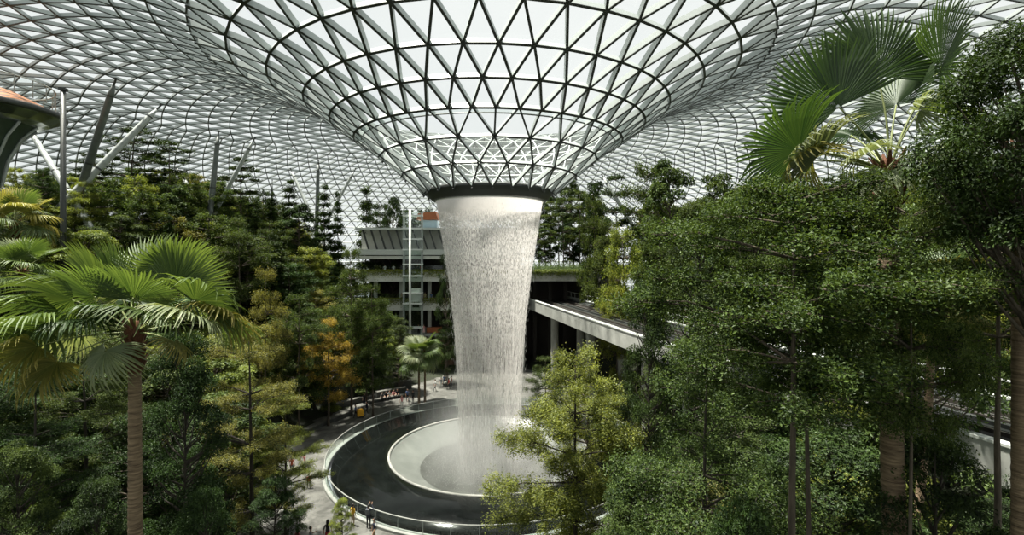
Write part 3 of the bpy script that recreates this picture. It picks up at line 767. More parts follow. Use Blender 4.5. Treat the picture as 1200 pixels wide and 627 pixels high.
P_(412,62,292,7.6,'tier:1','leaf_mid',LT,'tall mid-green tiered tree above the yellow-orange tree')
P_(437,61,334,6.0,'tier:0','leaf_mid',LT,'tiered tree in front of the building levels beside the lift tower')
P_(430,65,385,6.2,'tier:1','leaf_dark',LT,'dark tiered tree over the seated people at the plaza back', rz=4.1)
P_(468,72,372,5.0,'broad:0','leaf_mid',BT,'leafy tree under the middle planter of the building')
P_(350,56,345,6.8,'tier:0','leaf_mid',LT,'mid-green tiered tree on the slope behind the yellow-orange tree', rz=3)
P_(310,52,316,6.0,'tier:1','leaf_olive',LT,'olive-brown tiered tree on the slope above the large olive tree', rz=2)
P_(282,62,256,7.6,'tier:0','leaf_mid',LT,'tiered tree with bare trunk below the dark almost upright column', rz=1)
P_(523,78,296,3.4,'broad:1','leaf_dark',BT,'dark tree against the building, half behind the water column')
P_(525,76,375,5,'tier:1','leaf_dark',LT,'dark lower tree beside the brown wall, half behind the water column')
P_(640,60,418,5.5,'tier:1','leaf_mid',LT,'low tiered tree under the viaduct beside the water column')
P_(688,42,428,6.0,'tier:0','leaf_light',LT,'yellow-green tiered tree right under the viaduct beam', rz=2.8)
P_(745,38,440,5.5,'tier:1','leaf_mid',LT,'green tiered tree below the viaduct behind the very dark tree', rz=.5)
# roof garden over the tunnel mouth
for px, y, ty, wd, ky, lb in [(645,93,236,5.0,'airy:0','thin-trunked tree nearest the water column on the tunnel roof garden'),
        (661,95,232,5.4,'airy:1','middle thin-trunked tree on the tunnel roof garden'),
        (679,92,224,6.2,'airy:0','third thin-trunked tree from the water column on the tunnel roof garden')]:
    P_(px,y,ty,wd,ky,'leaf_mid',AT,lb,None,'bark',zb=17.0)
# skyline
for px, y, ty, wd, ky, lm, nm, lb in [
    (283,78,186,8.5,'airy:0','leaf_dark',AT,'airy dark tree breaking the skyline beside the dark leaning column'),
    (150,66,150,8.5,'airy:1','leaf_dark',AT,'airy dark tree between the arms of the big forked columns'),
    (200,72,166,8.5,'airy:0','leaf_dark',AT,'airy dark tree past the lower arm of the forked columns'),
    (112,63,182,7.0,'airy:1','leaf_dark',AT,'airy tree rising in front of the big forked columns'),
    (340,86,212,5.5,'conifer:0','leaf_dark',CT,'slim dark conifer rising against the pale roof before the thin props'),
    (318,82,226,5.0,'conifer:1','leaf_dark',CT,'slim conifer one step from the airy skyline tree'),
    (381,89,218,5.5,'conifer:0','leaf_dark',CT,'dark conifer touching the upright dark post'),
    (397,90,226,5.0,'conifer:1','leaf_dark',CT,'conifer just past the upright dark post'),
    (428,91,221,7.0,'conifer:0','leaf_dark',CT,'tallest conifer above the building terrace'),
    (459,93,232,6.5,'broad_far:0','leaf_dark',BT,'round dark tree behind the lift tower top'),
    (352,84,240,7.5,'broad_far:1','leaf_dark',BT,'rounded dark tree at the foot of the thin leaning props'),
    (700,90,214,7.0,'broad_far:0','leaf_dark',BT,'rounded tree on the ridge below the pale slanting column'),
    (724,84,204,7.5,'airy:1','leaf_dark',AT,'airy tree behind the pale slanting column'),
    (758,80,194,9.0,'tier_far:0','leaf_mid',LT,'tiered ridge tree next past the pale slanting column'),
    (790,72,188,9.0,'broad_far:1','leaf_mid',BT,'highest ridge tree between slanting column and palm fan'),
    (698,86,232,6.0,'tier_far:0','leaf_mid',LT,'tiered tree beside the rough rock wall of the tunnel mouth'),
    (709,79,258,7.0,'tier_far:1','leaf_mid',LT,'layered green tree below the foot of the pale slanting column'),
    (734,72,268,7.5,'tier_far:0','leaf_light',LT,'yellow-green layered tree on the slope beyond the viaduct handrail'),
    (722,66,318,5.0,'tier_far:1','leaf_light',LT,'low yellow-green layered tree just above the viaduct handrail'),
    (768,64,262,8.0,'tier_far:1','leaf_mid',LT,'layered tree on the slope above the very dark tree'),
    (835,66,205,9.0,'broad_far:0','leaf_mid',BT,'ridge tree below the outermost low fan of the tall palm')]:
    P_(px,y,ty,wd,ky,lm,nm,lb)
mb = MB(); mb.box((-4, 109, 16.6), (62, 30, .7)); struct(mb.build('floor_roof_garden', M['soil']))
for k, (px, y, ty, wd, ky, lm) in enumerate([(632,103,228,6,'broad_far:0','leaf_dark'),(655,106,218,7,'tier_far:0','leaf_dark'),(672,103,212,7,'broad_far:1','leaf_mid'),(690,101,224,6.5,'tier_far:1','leaf_mid'),
        (640,98,262,5,'broad_far:1','leaf_mid'),(668,99,258,5,'broad_far:0','leaf_dark'),(692,97,262,5.5,'tier_far:0','leaf_mid'),(620,104,240,6,'tier_far:1','leaf_dark'),
        (480,104,246,6,'broad_far:0','leaf_dark'),(500,107,244,6,'tier_far:1','leaf_dark'),(444,102,238,6,'tier_far:0','leaf_dark'),(524,108,240,6,'broad_far:1','leaf_dark')]):
    f_ = px > 560
    P_(px,y,ty,wd,ky,lm,'roof_garden_tree',('dark ' if lm == 'leaf_dark' else 'green ') + ('tree massed behind the thin-trunked trees over the tunnel' if f_ else 'tree massed behind the roof of the balcony building'),
       ('dark ' if lm == 'leaf_dark' else 'green ') + ('trees over the tunnel' if f_ else 'trees behind the building roof'), None, zb=17.0)
N_SINGLE = len(TREES)
# ------------------------------------------------------------------ the groves on the slopes
rg = random.Random(11)
HIDDEN = set()
def clear_of(x, y, d):
    return all((x-a)**2 + (y-b)**2 > d*d for a, b in TREES)
ZONES = {
 'left_low':  ('leafy {k} packed on the lower slope between fan palm and plaza', 'trees on the lower slope beside the plaza'),
 'left_high': ('leafy {k} packed on the upper slope below the forked columns', 'trees on the upper slope below the forked columns'),
 'right':     ('leafy {k} packed on the slope beyond the train viaduct', 'trees on the slope beyond the viaduct'),
 'near':      ('leafy {k} in shade under the walkway beside the viaduct', 'trees in the shade near the walkway')}
grove_n = 0
def grove(n, rr, th, dmin, zone):
    global grove_n
    tries = 0; k = 0
    while k < n and tries < 6000:
        tries += 1
        r = math.sqrt(rg.uniform(rr[0]**2, rr[1]**2)); a = math.radians(rg.uniform(*th))
        x, y = CX + r*math.cos(a), CY + r*math.sin(a)
        if y < 17 or abs(x)/y > 1.15 or (zone == 'near' and x/y < .36): continue
        if y < 92 and via_x(y) - 3.5 < x < via_x(y) + 11.5: continue
        if -3 < x < 18 and y > 82: continue
        if r < 28.5 and 95 < math.degrees(a) < 150: continue
        if not clear_of(x, y, dmin): continue
        z = ground_z(x, y)
        q = rg.random(); hk = rg.random(); tw = rg.random(); rz = rg.uniform(0,6.28); cl = rg.random()
        lod = '_near' if y < 24 else ('' if y < 58 else '_far')
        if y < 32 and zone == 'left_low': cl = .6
        if q < .62: kind, nm, kk = 'tier', LT, 'tiered tree'
        elif q < .90 or lod != '_far': kind, nm, kk = 'broad', BT, 'round-crowned tree'
        else: kind, nm, kk = 'conifer', CT, 'conifer'
        key = (kind + lod if kind != 'conifer' else 'conifer') + ':' + str(rg.randrange(2))
        H = (7.0 + 4.5*hk) * (1.0 if zone != 'near' else 1.1)
        H = min(H, roof_z(x, y) - z - 2.5)
        if zone == 'near': H = min(H, 17 - z)
        if zone == 'left_high': H = max(3.5, min(H, zat((196 if x/y < -.45 else 226) + 42*tw*cl**.5, y) - z))
        wd = H*(.55+.25*tw) * (.55 if kind == 'conifer' else 1)
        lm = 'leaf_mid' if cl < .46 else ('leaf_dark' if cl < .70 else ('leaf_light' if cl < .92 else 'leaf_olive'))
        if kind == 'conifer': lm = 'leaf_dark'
        lb = ZONES[zone][0].format(k={'leaf_mid':'green ','leaf_dark':'dark green ','leaf_light':'yellow-green ','leaf_olive':'olive '}[lm] + kk).replace('leafy ', '')
        TREES.append((x, y)); grove_n += 1; k += 1
        if grove_n in HIDDEN: continue
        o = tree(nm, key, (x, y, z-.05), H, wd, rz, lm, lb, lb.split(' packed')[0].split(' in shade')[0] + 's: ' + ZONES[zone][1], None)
        o['_n'] = grove_n
grove(80, (23.5, 42), (122, 238), 3.3, 'left_low')
grove(120, (40, 72), (124, 215), 3.3, 'left_high')
grove(110, (26, 70), (-38, 58), 3.6, 'right')
grove(14, (26, 42), (-85, -40), 3.4, 'near')

# ------------------------------------------------------------------ undergrowth
SH = []
for k, (H, R, lf, n, st) in enumerate([(1.7,1.3,.17,2600,False),(2.4,1.6,.20,3200,False),(1.5,1.2,.1,0,True)]):
    s_, f_ = shrub(300+k, H, R, lf, n, st); SH.append((s_.mesh('stem', M['bark'], True), f_.mesh('leaves', M['leaf_mid'])))
def put_shrub(k, x, y, sc, lm, label, group=None, z=None, name=None):
    r = thing(name or ('strap_leaved_plant' if k == 2 else 'leafy_shrub'), label, 'shrub' if k != 2 else 'plant', (x, y, ground_z(x,y) if z is None else z), rg.uniform(0,6.28), group); r.scale = (sc,)*3
    link('stem', SH[k][0], r); set_mat(link('leaves', SH[k][1], r), M[lm]); return r
shrub_n = 0; HIDDEN_SHRUBS = set([1,4,5,6,9,10,17,18,19,20,21,23,25,27,30,31,32,37,38,39,40,41,42,43,44,46,47,48,49,50,51,56,57,60,61,62,64,65,66,67,70,71,72,74,76,77,78,79,82,83,86,87,88,89,90,91,92,94,96,97,98,99,100,102,103,104,106,107,108,109,110,111,114,119,120,121,122,125,126,127,128,129,130,131,132,133,134,135,137,138,139,140,141,142,143,144,145,146,147,148,149,150,155,157,158,159,160,161,162,163,164,165,167,168,169,170,173,174,175,176,177,182,183,184,185,187,188,189,190])
tries = 0
while shrub_n < 190 and tries < 9000:
    tries += 1
    left = rg.random() < .68
    a = math.radians(rg.uniform(130, 250) if left else rg.uniform(-75, 40)); r = rg.uniform(22.5, 44)
    x, y = CX + r*math.cos(a), CY + r*math.sin(a)
    k = rg.choice([0,0,1,1,2]); sc = rg.uniform(.8,1.5); lm = rg.choice(['leaf_mid','leaf_mid','leaf_dark','leaf_light'])
    if y < 18 or abs(x)/y > 1.1: continue
    shrub_n += 1
    if shrub_n in HIDDEN_SHRUBS: continue
    w_ = {'leaf_mid':'green','leaf_dark':'dark green','leaf_light':'yellow-green'}[lm] + (' strap-leaved plant' if k == 2 else ' leafy shrub')
    p_ = ' growing under the trees ' + ('between fan palm and plaza' if left else 'beside and below the viaduct')
    put_shrub(k, x, y, sc, lm, w_ + p_, w_ + 's' + p_)['_s'] = shrub_n

# ------------------------------------------------------------------ fan palms
def palm(name, label, px, y, crown_y, fronds, r0=.24, r1=.17, lean=0.0, fibre=1.1, base_px=None, group=None, rings_=70):
    xb = at(base_px if base_px is not None else px, y)[0]; xt = at(px, y)[0]
    z = ground_z(xb, y); H = zat(crown_y, y) - z
    root = thing(name, label, 'palm tree', (xb, y, z-.05), 0, group)
    top = palm_trunk(root, H, r0, r1, (xt-xb, 0), rings_, fibre)
    for (az, el, L, kind, roll, tilt, sc, mm) in fronds:
        frond(root, top + Vector((0,0,-.1)), az, el, L, kind, roll, tilt, sc, mm)
    return root
rp = random.Random(4)
# az 0 = to the right in the picture, 90 = away, 180 = to the left, 270 = towards the walkway
fr = [(172,64,1.6,'upfan',65,0,1.0,'palm_leaf'), (95,70,1.8,'upfan',-10,-5,1.0,'palm_leaf'), (5,50,1.7,'upfan',-62,0,1.05,'palm_leaf'),
      (165,44,2.0,'upfan',55,-8,1.05,'palm_leaf'), (20,60,1.9,'stiff',-40,-10,1.0,'palm_leaf'), (186,30,2.1,'sidefan',45,-8,1.15,'palm_leaf'),
      (352,26,2.2,'sidefan',-45,-8,1.1,'palm_leaf'), (4,12,2.3,'sidefan',-35,-14,1.1,'palm_leaf_yellow'), (338,16,2.2,'sidefan',-30,-14,1.0,'palm_leaf_pale'),
      (176,14,2.5,'sidefan',35,-8,1.2,'palm_leaf'), (190,4,2.6,'sidefan',30,-10,1.15,'palm_leaf'), (205,-6,2.3,'sidefan',30,-16,1.05,'palm_leaf_yellow'),
      (250,22,1.5,'open',5,-20,.9,'palm_leaf_dark'), (285,34,1.5,'open',-5,-15,.9,'palm_leaf_dark'), (262,-22,1.1,'droop',0,-25,.85,'palm_leaf_pale'),
      (235,50,1.6,'stiff',20,-5,.95,'palm_leaf'), (305,48,1.6,'stiff',-20,-5,1.0,'palm_leaf'), (130,20,2.2,'open',10,-12,1.1,'palm_leaf_dark'),
      (75,25,2.1,'open',-10,-12,1.05,'palm_leaf_dark'), (166,-2,2.4,'sidefan',25,-12,1.1,'palm_leaf_pale'), (22,4,2.2,'sidefan',-30,-12,1.0,'palm_leaf'),
      (275,66,1.3,'small',0,-5,1.1,'palm_leaf_pale'), (200,-22,2.0,'sidefan',20,-20,.95,'palm_leaf_yellow'), (345,-8,1.5,'small',-20,-20,1.1,'palm_leaf_yellow'),
      (222,14,2.0,'sidefan',25,-12,1.0,'palm_leaf'), (318,20,1.9,'sidefan',-25,-12,1.0,'palm_leaf')]
palm('fan_palm','tall fan palm with sunlit ringed trunk and full round crown above the dark trees',158,15,384,fr,.235,.155,0,1.3,161)
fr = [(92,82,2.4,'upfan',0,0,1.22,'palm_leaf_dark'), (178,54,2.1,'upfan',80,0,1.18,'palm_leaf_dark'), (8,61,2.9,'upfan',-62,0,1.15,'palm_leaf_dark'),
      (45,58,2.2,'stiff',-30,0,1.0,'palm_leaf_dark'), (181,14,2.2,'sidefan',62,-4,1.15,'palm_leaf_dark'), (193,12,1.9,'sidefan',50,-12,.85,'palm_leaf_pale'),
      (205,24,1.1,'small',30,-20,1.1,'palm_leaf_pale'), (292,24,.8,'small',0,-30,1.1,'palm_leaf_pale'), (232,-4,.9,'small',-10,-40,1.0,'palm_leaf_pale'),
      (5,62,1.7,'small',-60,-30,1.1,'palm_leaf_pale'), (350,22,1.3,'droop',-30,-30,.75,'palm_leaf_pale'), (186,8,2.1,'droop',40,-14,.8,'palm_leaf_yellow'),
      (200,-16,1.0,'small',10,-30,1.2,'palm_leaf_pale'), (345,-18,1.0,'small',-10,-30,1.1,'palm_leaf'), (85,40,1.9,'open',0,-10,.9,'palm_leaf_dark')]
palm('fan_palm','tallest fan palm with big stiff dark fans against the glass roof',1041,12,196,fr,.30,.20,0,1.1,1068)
def rnd_fronds(n, Ls, scale, mats, seed, lo=-25, hi=70):
    r_ = random.Random(seed); out = []
    for k in range(n):
        el = hi - (hi-lo)*(k/(n-1)); out.append((k*137.5 + r_.uniform(-15,15), el, Ls*r_.uniform(.85,1.15), 'stiff' if el > 45 else ('open' if el > 12 else 'droop'), r_.uniform(-15,15), -10 - r_.random()*12, scale*r_.uniform(.9,1.08), r_.choice(mats)))
    return out
palm('fan_palm','slim palm with thin sunlit trunk behind the ringed trunk of the tallest palm',1092,17,352,rnd_fronds(12,1.2,.85,['palm_leaf','palm_leaf_yellow','palm_leaf'],2),.15,.11,0,.6,1028,None,50)
palm('fan_palm','dark palm at the picture edge with fingers hanging over the wide-tiered tree',1196,10,178,rnd_fronds(12,1.0,.80,['palm_leaf_dark','palm_leaf_dark','palm_leaf'],3,-35,60),.17,.13,0,.6)
palm('fan_palm','yellowing fan palm at the picture edge below the mushroom canopy',18,38,262,rnd_fronds(18,1.7,1.25,['palm_leaf_yellow','palm_leaf','palm_leaf_yellow'],7),.22,.16)
palm('fan_palm','lower sunlit fan palm at the picture edge above the big palm fronds',26,34,318,rnd_fronds(14,1.4,1.1,['palm_leaf','palm_leaf_pale','palm_leaf'],8),.2,.15)
palm('fan_palm','small palm with slim pale trunk standing at the plaza back',491,66,418,rnd_fronds(14,1.6,1.3,['palm_leaf','palm_leaf','palm_leaf_pale'],9),.16,.11)
palm('fan_palm','second slim-trunked palm beside the small palm at the plaza back',498,67,412,rnd_fronds(12,1.5,1.2,['palm_leaf','palm_leaf','palm_leaf_pale'],10),.16,.11)
# ------------------------------------------------------------------ sweeps along a plan line
def sweep(mb, path, prof, mat=0, closed=True, up0=0.0):
    """prof: (u, z) points, u to the right of the path; path: (x, y) points"""
    path = np.asarray(path, float); n = len(path)
    t = np.gradient(path, axis=0); t /= np.linalg.norm(t, axis=1, keepdims=True)
    nr = np.stack([t[:,1], -t[:,0]], 1)
    prof = np.asarray(prof, float); m = len(prof)
    v = np.concatenate([path[:,None,:] + nr[:,None,:]*prof[None,:,0:1], np.broadcast_to(prof[None,:,1:2], (n,m,1))], 2).reshape(-1,3)
    k = m if closed else m-1
    i = np.arange(n-1)[:,None]*m; j = np.arange(k)[None,:]; j2 = (j+1) % m
    mb.add(v, np.stack([i+j, i+j2, i+m+j2, i+m+j], -1).reshape(-1,4), mat)
    if closed and m == 4:
        o = (n-1)*m; mb.f.append((np.array([[3,2,1,0],[o,o+1,o+2,o+3]]) + mb.n - len(v), mat))
ys = np.linspace(8, 92, 43); vpath = np.stack([[via_x(y) for y in ys], ys], 1)
for _ in range(3): vpath[1:-1,0] = (vpath[:-2,0] + 2*vpath[1:-1,0] + vpath[2:,0])/4
def rect(u0,u1,z0,z1): return [(u0,z0),(u1,z0),(u1,z1),(u0,z1)]
via = thing('train_viaduct', 'concrete train viaduct running out of the tunnel past the water column', 'viaduct', (0,0,0))
def vs(name, prof, m, parent=via):
    mb = MB(); sweep(mb, vpath, prof); return mb.build(name, m, parent)
vs('deck', rect(.3,8.4,11.0,11.35), M['ballast'])
vs('edge_beam', [(0,10.25),(.55,10.25),(.35,12.0),(0,12.0)], M['concrete'])
vs('edge_beam', rect(8.3,8.7,10.4,12.0), M['concrete'])
vs('coping', rect(-.06,.42,12.0,12.12), M['fascia'])
vs('coping', rect(8.22,8.76,12.0,12.12), M['fascia'])
for u in (1.7, 3.15, 5.3, 6.75): vs('running_rail', rect(u-.08,u+.08,11.5,11.68), M['rail_steel'])
for u in (1.2, 3.7, 4.8, 7.3): vs('guide_beam', rect(u-.18,u+.18,11.35,11.62), M['steel_dark'])
vs('walkway', rect(7.5,8.2,11.35,11.75), M['steel_dark'])
mb = MB(); sweep(mb, vpath, rect(8.45,8.53,12.95,13.05)); hr = mb.build('handrail', M['white_metal'], via)
pmb = MB(); pmb.box((0,0,.45), (.06,.06,.95)); pm_ = pmb.mesh('rail_post', M['white_metal'])
d = np.gradient(vpath, axis=0); d /= np.linalg.norm(d, axis=1, keepdims=True)
for i in range(0, 43, 1):
    p = vpath[i] + np.array([d[i][1], -d[i][0]])*8.49
    o = link('rail_post', pm_, via); o.location = (p[0], p[1], 12.1)
for y in (20, 36, 51, 66, 81):
    mb = MB(); x = via_x(y) + 2.2; gz = min(ground_z(x,y), ground_z(x+3.5,y)) - .3
    mb.tube([(x,y,gz),(x,y,9.6)], .62, 20); mb.hexa([(x-1.3,y-.7,10.2),(x+5.5,y-.7,10.2),(x+5.5,y+.7,10.2),(x-1.3,y+.7,10.2),(x-1.3,y-.7,11.0),(x+5.5,y-.7,11.0),(x+5.5,y+.7,11.0),(x-1.3,y+.7,11.0)])
    mb.hexa([(x-.7,y-.6,9.5),(x+4.9,y-.6,9.5),(x+4.9,y+.6,9.5),(x-.7,y+.6,9.5),(x-1.3,y-.7,10.2),(x+5.5,y-.7,10.2),(x+5.5,y+.7,10.2),(x-1.3,y+.7,10.2)])
    mb.tube([(x+4.2,y,gz),(x+4.2,y,9.6)], .62, 20); mb.build('pier', M['concrete_stained'], via)

# ------------------------------------------------------------------ terraced building at the back of the plaza
BY = 86.0
def hang(mb, x0, x1, y, z, drop, n, seed, lf=.22):
    r_ = np.random.default_rng(seed); c = np.stack([r_.uniform(x0,x1,n), y + r_.uniform(-.35,.6,n), z + .35 - np.abs(r_.normal(0,1,n))*drop*(.4+.8*np.abs(np.sin(r_.uniform(x0,x1,n)*1.7)))],1)
    c[:,1] = np.where(c[:,2] < z, y - r_.uniform(.05,.3,n), c[:,1])
    leaf_quads(mb, c, np.array([0,-.6,.7])+r_.normal(0,.4,(n,3)), lf*r_.uniform(.6,1.3,n), lf*.5, r_)
bld = thing('terraced_building', 'pale concrete building with planted balcony edges behind the plaza', 'building', (0, BY, 0))
X0, X1 = -27.0, 1.7; W_ = X1-X0; XC = (X0+X1)/2
def bp(name, c, size, m, rot=0):
    mb = MB(); mb.box((c[0], c[1]-BY, c[2]), size, rot); return mb.build(name, M[m], bld)
for zt, zb_ in ((17.0,15.3),(12.1,10.3)):
    bp('balcony_wall', (XC, BY, (zt+zb_)/2), (W_, .5, zt-zb_), 'pale_render')
    bp('floor_slab', (XC, BY+4.2, zt-.7), (W_, 8, .4), 'concrete')
    bp('balcony_glass', (XC, BY+.35, zt+.55), (W_, .04, 1.1), 'rail_glass')
    mb = MB(); hang(mb, X0, X1, -.2, zt, .55, 6500, int(zt)); h_ = mb.build('trailing_plants', M['leaf_light'], bld)
bp('floor_slab', (XC, BY+4, 6.0), (W_, 8, .4), 'concrete')
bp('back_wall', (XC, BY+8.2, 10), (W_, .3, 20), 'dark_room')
bp('fascia', (XC, BY-.1, 20.35), (W_, .6, .95), 'fascia')
bp('fascia', (XC, BY+.1, 19.45), (W_, .5, .55), 'pale_render')
bp('roof_slab', (XC, BY+4.5, 24.4), (W_, 10, .35), 'fascia')
bp('roof_slab', (XC, BY+4.2, 20.6), (W_, 8, .4), 'concrete')
bp('upper_wall', (XC, BY+3.2, 22.5), (W_, .3, 3.6), 'pale_render')
for k in range(19):
    x = X0 + 1 + k*1.45
    mb = MB(); mb.hexa([(x+1.1,-.3,20.85),(x+1.35,-.3,20.85),(x+1.35,.1,20.85),(x+1.1,.1,20.85),(x,-.1,24.2),(x+.25,-.1,24.2),(x+.25,.3,24.2),(x,.3,24.2)]); mb.build('slanted_fin', M['steel_dark'], bld)
for x in (-24,-19.5,-14.5,-9.5): bp('column', (x, BY+1.5, 8.5), (.6,.6,17), 'concrete')
bp('timber_wall', (-10.2, BY+2.5, 3.1), (7, .4, 6.2), 'brown_wall')
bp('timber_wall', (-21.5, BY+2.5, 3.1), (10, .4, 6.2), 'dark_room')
bp('dark_opening', (-16.6, BY-.27, 11.25), (1.15, .06, .85), 'steel_dark')
bp('orange_counter', (-13.6, BY+1.2, 6.75), (2.6, .9, .9), 'orange')
# roof kiosk
ki = thing('roof_kiosk', 'small roof kiosk with terracotta canopy and blue glass beside the lift tower', 'kiosk', (-14.4, BY+2, 24.6))
mb = MB(); mb.box((0,0,.7), (2.6,2,1.4)); mb.build('glass_wall', M['blue_glass'], ki)
mb = MB(); mb.hexa([(-2.2,-1.6,1.45),(1.6,-1.6,1.45),(1.6,1.4,1.45),(-2.2,1.4,1.45),(-2.0,-1.5,2.5),(1.0,-1.5,2.9),(1.0,1.4,2.9),(-2.0,1.4,2.5)]); mb.build('canopy', M['orange'], ki)
# tunnel mouth with the roof garden over it
tn = thing('tunnel_portal', 'concrete tunnel mouth with planted ledge, the train viaduct coming out of it', 'tunnel', (0, BY, 0))
def tp(name, c, size, m):
    mb = MB(); mb.box((c[0], c[1]-BY, c[2]), size); return mb.build(name, M[m], tn)
tp('ledge', (8.5, BY, 16.15), (13.5, .6, 1.6), 'concrete_stained')
tp('roof_slab', (8.5, BY+7, 16.5), (13.5, 14, .9), 'soil')
tp('back_wall', (8.5, BY+9, 8), (13.5, .3, 16), 'dark_room')
mb = MB(); r_ = np.random.default_rng(3)
gx = np.linspace(13.6,18.5,14); gz_ = np.linspace(-.5,17.2,24); v = []
for z in gz_:
    for x in gx: v.append((x, -.6 + (x-13.6)*-.25 + r_.normal(0,.22), z))
f = [(q*14+s_, q*14+s_+1, (q+1)*14+s_+1, (q+1)*14+s_) for q in range(23) for s_ in range(13)]
mb.add(v, f); mb.build('rock_wall', M['rock'], tn)
for x in (4.2,7.0,9.8,12.6): tp('column', (x, BY+5.5, 7.6), (.7,.9,15.2), 'dark_room')
tp('side_wall', (2.0, BY+4, 8), (.4, 8, 16), 'concrete_stained')
mb = MB(); hang(mb, 1.8, 15.3, -.3, 17.0, .5, 5200, 5); mb.build('trailing_plants', M['leaf_light'], tn)
mb = MB(); r_ = np.random.default_rng(8); n = 7000
c = np.stack([r_.uniform(1.8,15.3,n), r_.uniform(.2,5,n), 17 + np.abs(r_.normal(0,.65,n))],1); leaf_quads(mb, c, np.array([0,-.4,.8])+r_.normal(0,.4,(n,3)), .24*r_.uniform(.6,1.3,n), .11, r_)
mb.build('ledge_planting', M['leaf_mid'], tn)
# lift tower
lt = thing('lift_tower', 'slender glass lift tower with a white steel mast in front of the balconies', 'lift', (-17.3, BY-1.6, 0))
mb = MB(); mb.tube([(0,-.2,0),(0,-.2,27.6)], .19, 14); mb.build('mast', M['white_metal'], lt, True)
for x, y in ((1.9,0),(1.9,1.2),(-1.2,0),(-1.2,1.2)):
    mb = MB(); mb.box((x,y,13.6), (.12,.12,27.2)); mb.build('corner_post', M['steel_tube'], lt)
for z in (7.5,11.6,13.4,16.3,18.3,20.8,22.6,24.4,26.6):
    mb = MB(); mb.box((.35,-.05,z), (3.3,.16,.22)); mb.box((.35,1.2,z), (3.3,.12,.2)); mb.box((1.9,.6,z), (.12,1.2,.2)); mb.box((-1.2,.6,z), (.12,1.2,.2)); mb.build('cross_frame', M['white_metal'], lt)
mb = MB(); mb.box((.35,.6,13.8), (3.0,1.1,27)); mb.build('shaft_glass', M['rail_glass'], lt)
mb = MB(); mb.box((.9,.6,13.0), (1.6,.9,2.2)); mb.build('lift_cabin', M['fascia'], lt)

# ------------------------------------------------------------------ leaning tubes that carry the roof
def strut(pxb, yb, pyb, pxt, yt, pyt, r, m, label, name='steel_strut'):
    xb, zb = at(pxb, yb)[0], zat(pyb, yb); xt = at(pxt, yt)[0]; zt = zat(pyt, yt)
    d = np.array([xt-xb, yt-yb, zt-zb]); base = np.array([xb,yb,zb]); g = ground_z(xb, yb)
    if zb > g: base = base - d*((zb-g)/d[2])*.999
    o = thing(name, label, 'column', tuple(base)); L_ = np.array([xt,yt,zt]) - base
    u = L_/np.linalg.norm(L_); n = np.linalg.norm(L_)
    mb = MB(); r = r*.74; mb.tube([L_*0, u*1.2, u*(n*.5), u*(n-1.6), u*(n-.5)], [r*.8, r, r*1.05, r*.85, r*.4], 18); mb.build('tube', M[m], o, True)
    mb = MB(); mb.tube([u*(n-.55), u*(n+.35)], r*.28, 8); mb.box(tuple(u*(n+.3)), (r*.8,r*.8,.12)); mb.build('head_pin', M['steel_dark'], o)
    mb = MB(); mb.tube([u*(n-1.75), u*(n-1.62)], r*.95, 18); mb.tube([u*n*.55, u*(n*.55+.2)], r*1.06, 18); mb.build('collar', M['steel_dark'], o)
    return o
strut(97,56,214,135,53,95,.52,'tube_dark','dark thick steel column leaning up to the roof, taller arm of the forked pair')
strut(99,56,214,187,60,125,.50,'steel_tube','pale thick steel column leaning far over, lower arm of the forked pair')
strut(72,57,212,33,60,150,.46,'steel_tube','pale steel column leaning towards the mushroom canopy')
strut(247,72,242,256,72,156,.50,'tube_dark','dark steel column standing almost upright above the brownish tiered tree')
strut(262,74,230,298,73,163,.40,'steel_tube','pale steel column leaning away from the dark almost upright column')
strut(229,76,232,208,80,198,.40,'steel_tube','short pale steel column leaning towards the forked pair')
strut(373,92,270,341,95,199,.42,'steel_tube','thin pale steel column leaning into the foot of the dark upright post')
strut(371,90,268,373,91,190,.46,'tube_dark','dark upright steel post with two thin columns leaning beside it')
strut(390,96,246,416,96,199,.42,'steel_tube','thin pale steel column leaning towards the glass funnel past the dark post')
strut(729,84,244,706,86,206,.46,'steel_tube','pale slanting steel column above the trees beyond the viaduct')
strut(318,90,250,319,90,213,.30,'tube_dark','short dark post among the slim conifers')
strut(515,96,290,503,96,236,.40,'steel_tube','pale steel column leaning between kiosk and water column')
m_ = thing('slim_mast', 'thin dark mast standing close in front of the mushroom canopy rim', 'mast', (at(74,44)[0], 44, ground_z(at(74,44)[0],44)))
zt = zat(106,44) - m_.location.z
mb = MB(); mb.tube([(0,0,0),(0,0,zt)], [.24,.20], 14); mb.build('pole', M['steel_dark'], m_, True)
mb = MB(); mb.box((0,0,zt+.1), (.5,.5,.2)); mb.build('head_plate', M['steel_dark'], m_)
# mushroom canopy at the edge
mc = thing('mushroom_canopy', 'mushroom-shaped lookout canopy with orange slatted top and dark flared stem', 'canopy', (-49.2,45,1.0))
mb = MB(); mb.lathe([(1.6,34.6),(3.5,33.9),(5.2,33.0),(6.6,32.2)], (0,0,0), 72); mb.build('slatted_top', M['soffit'], mc, True)
mb = MB(); mb.lathe([(6.6,32.4),(6.75,32.2),(6.7,31.95),(6.5,31.85),(6.4,32.2)], (0,0,0), 72); mb.build('rim', M['steel_dark'], mc, True)
mb = MB(); mb.lathe([(6.5,31.9),(5.4,31.3),(4.4,31.0)], (0,0,0), 24); mb.build('mirrored_soffit', mat('mirrored_metal_soffit', (.35,.37,.36), .18, .9, bump=.3, bscale=1.2), mc)
mb = MB(); mb.lathe([(4.4,31.0),(3.4,29.8),(2.5,27.8),(1.9,24.5),(1.6,20),(1.5,8)], (0,0,0), 48); mb.build('stem', mat('dark_green_stem', (.03,.05,.035), .5, noise=.3, nscale=1), mc, True)
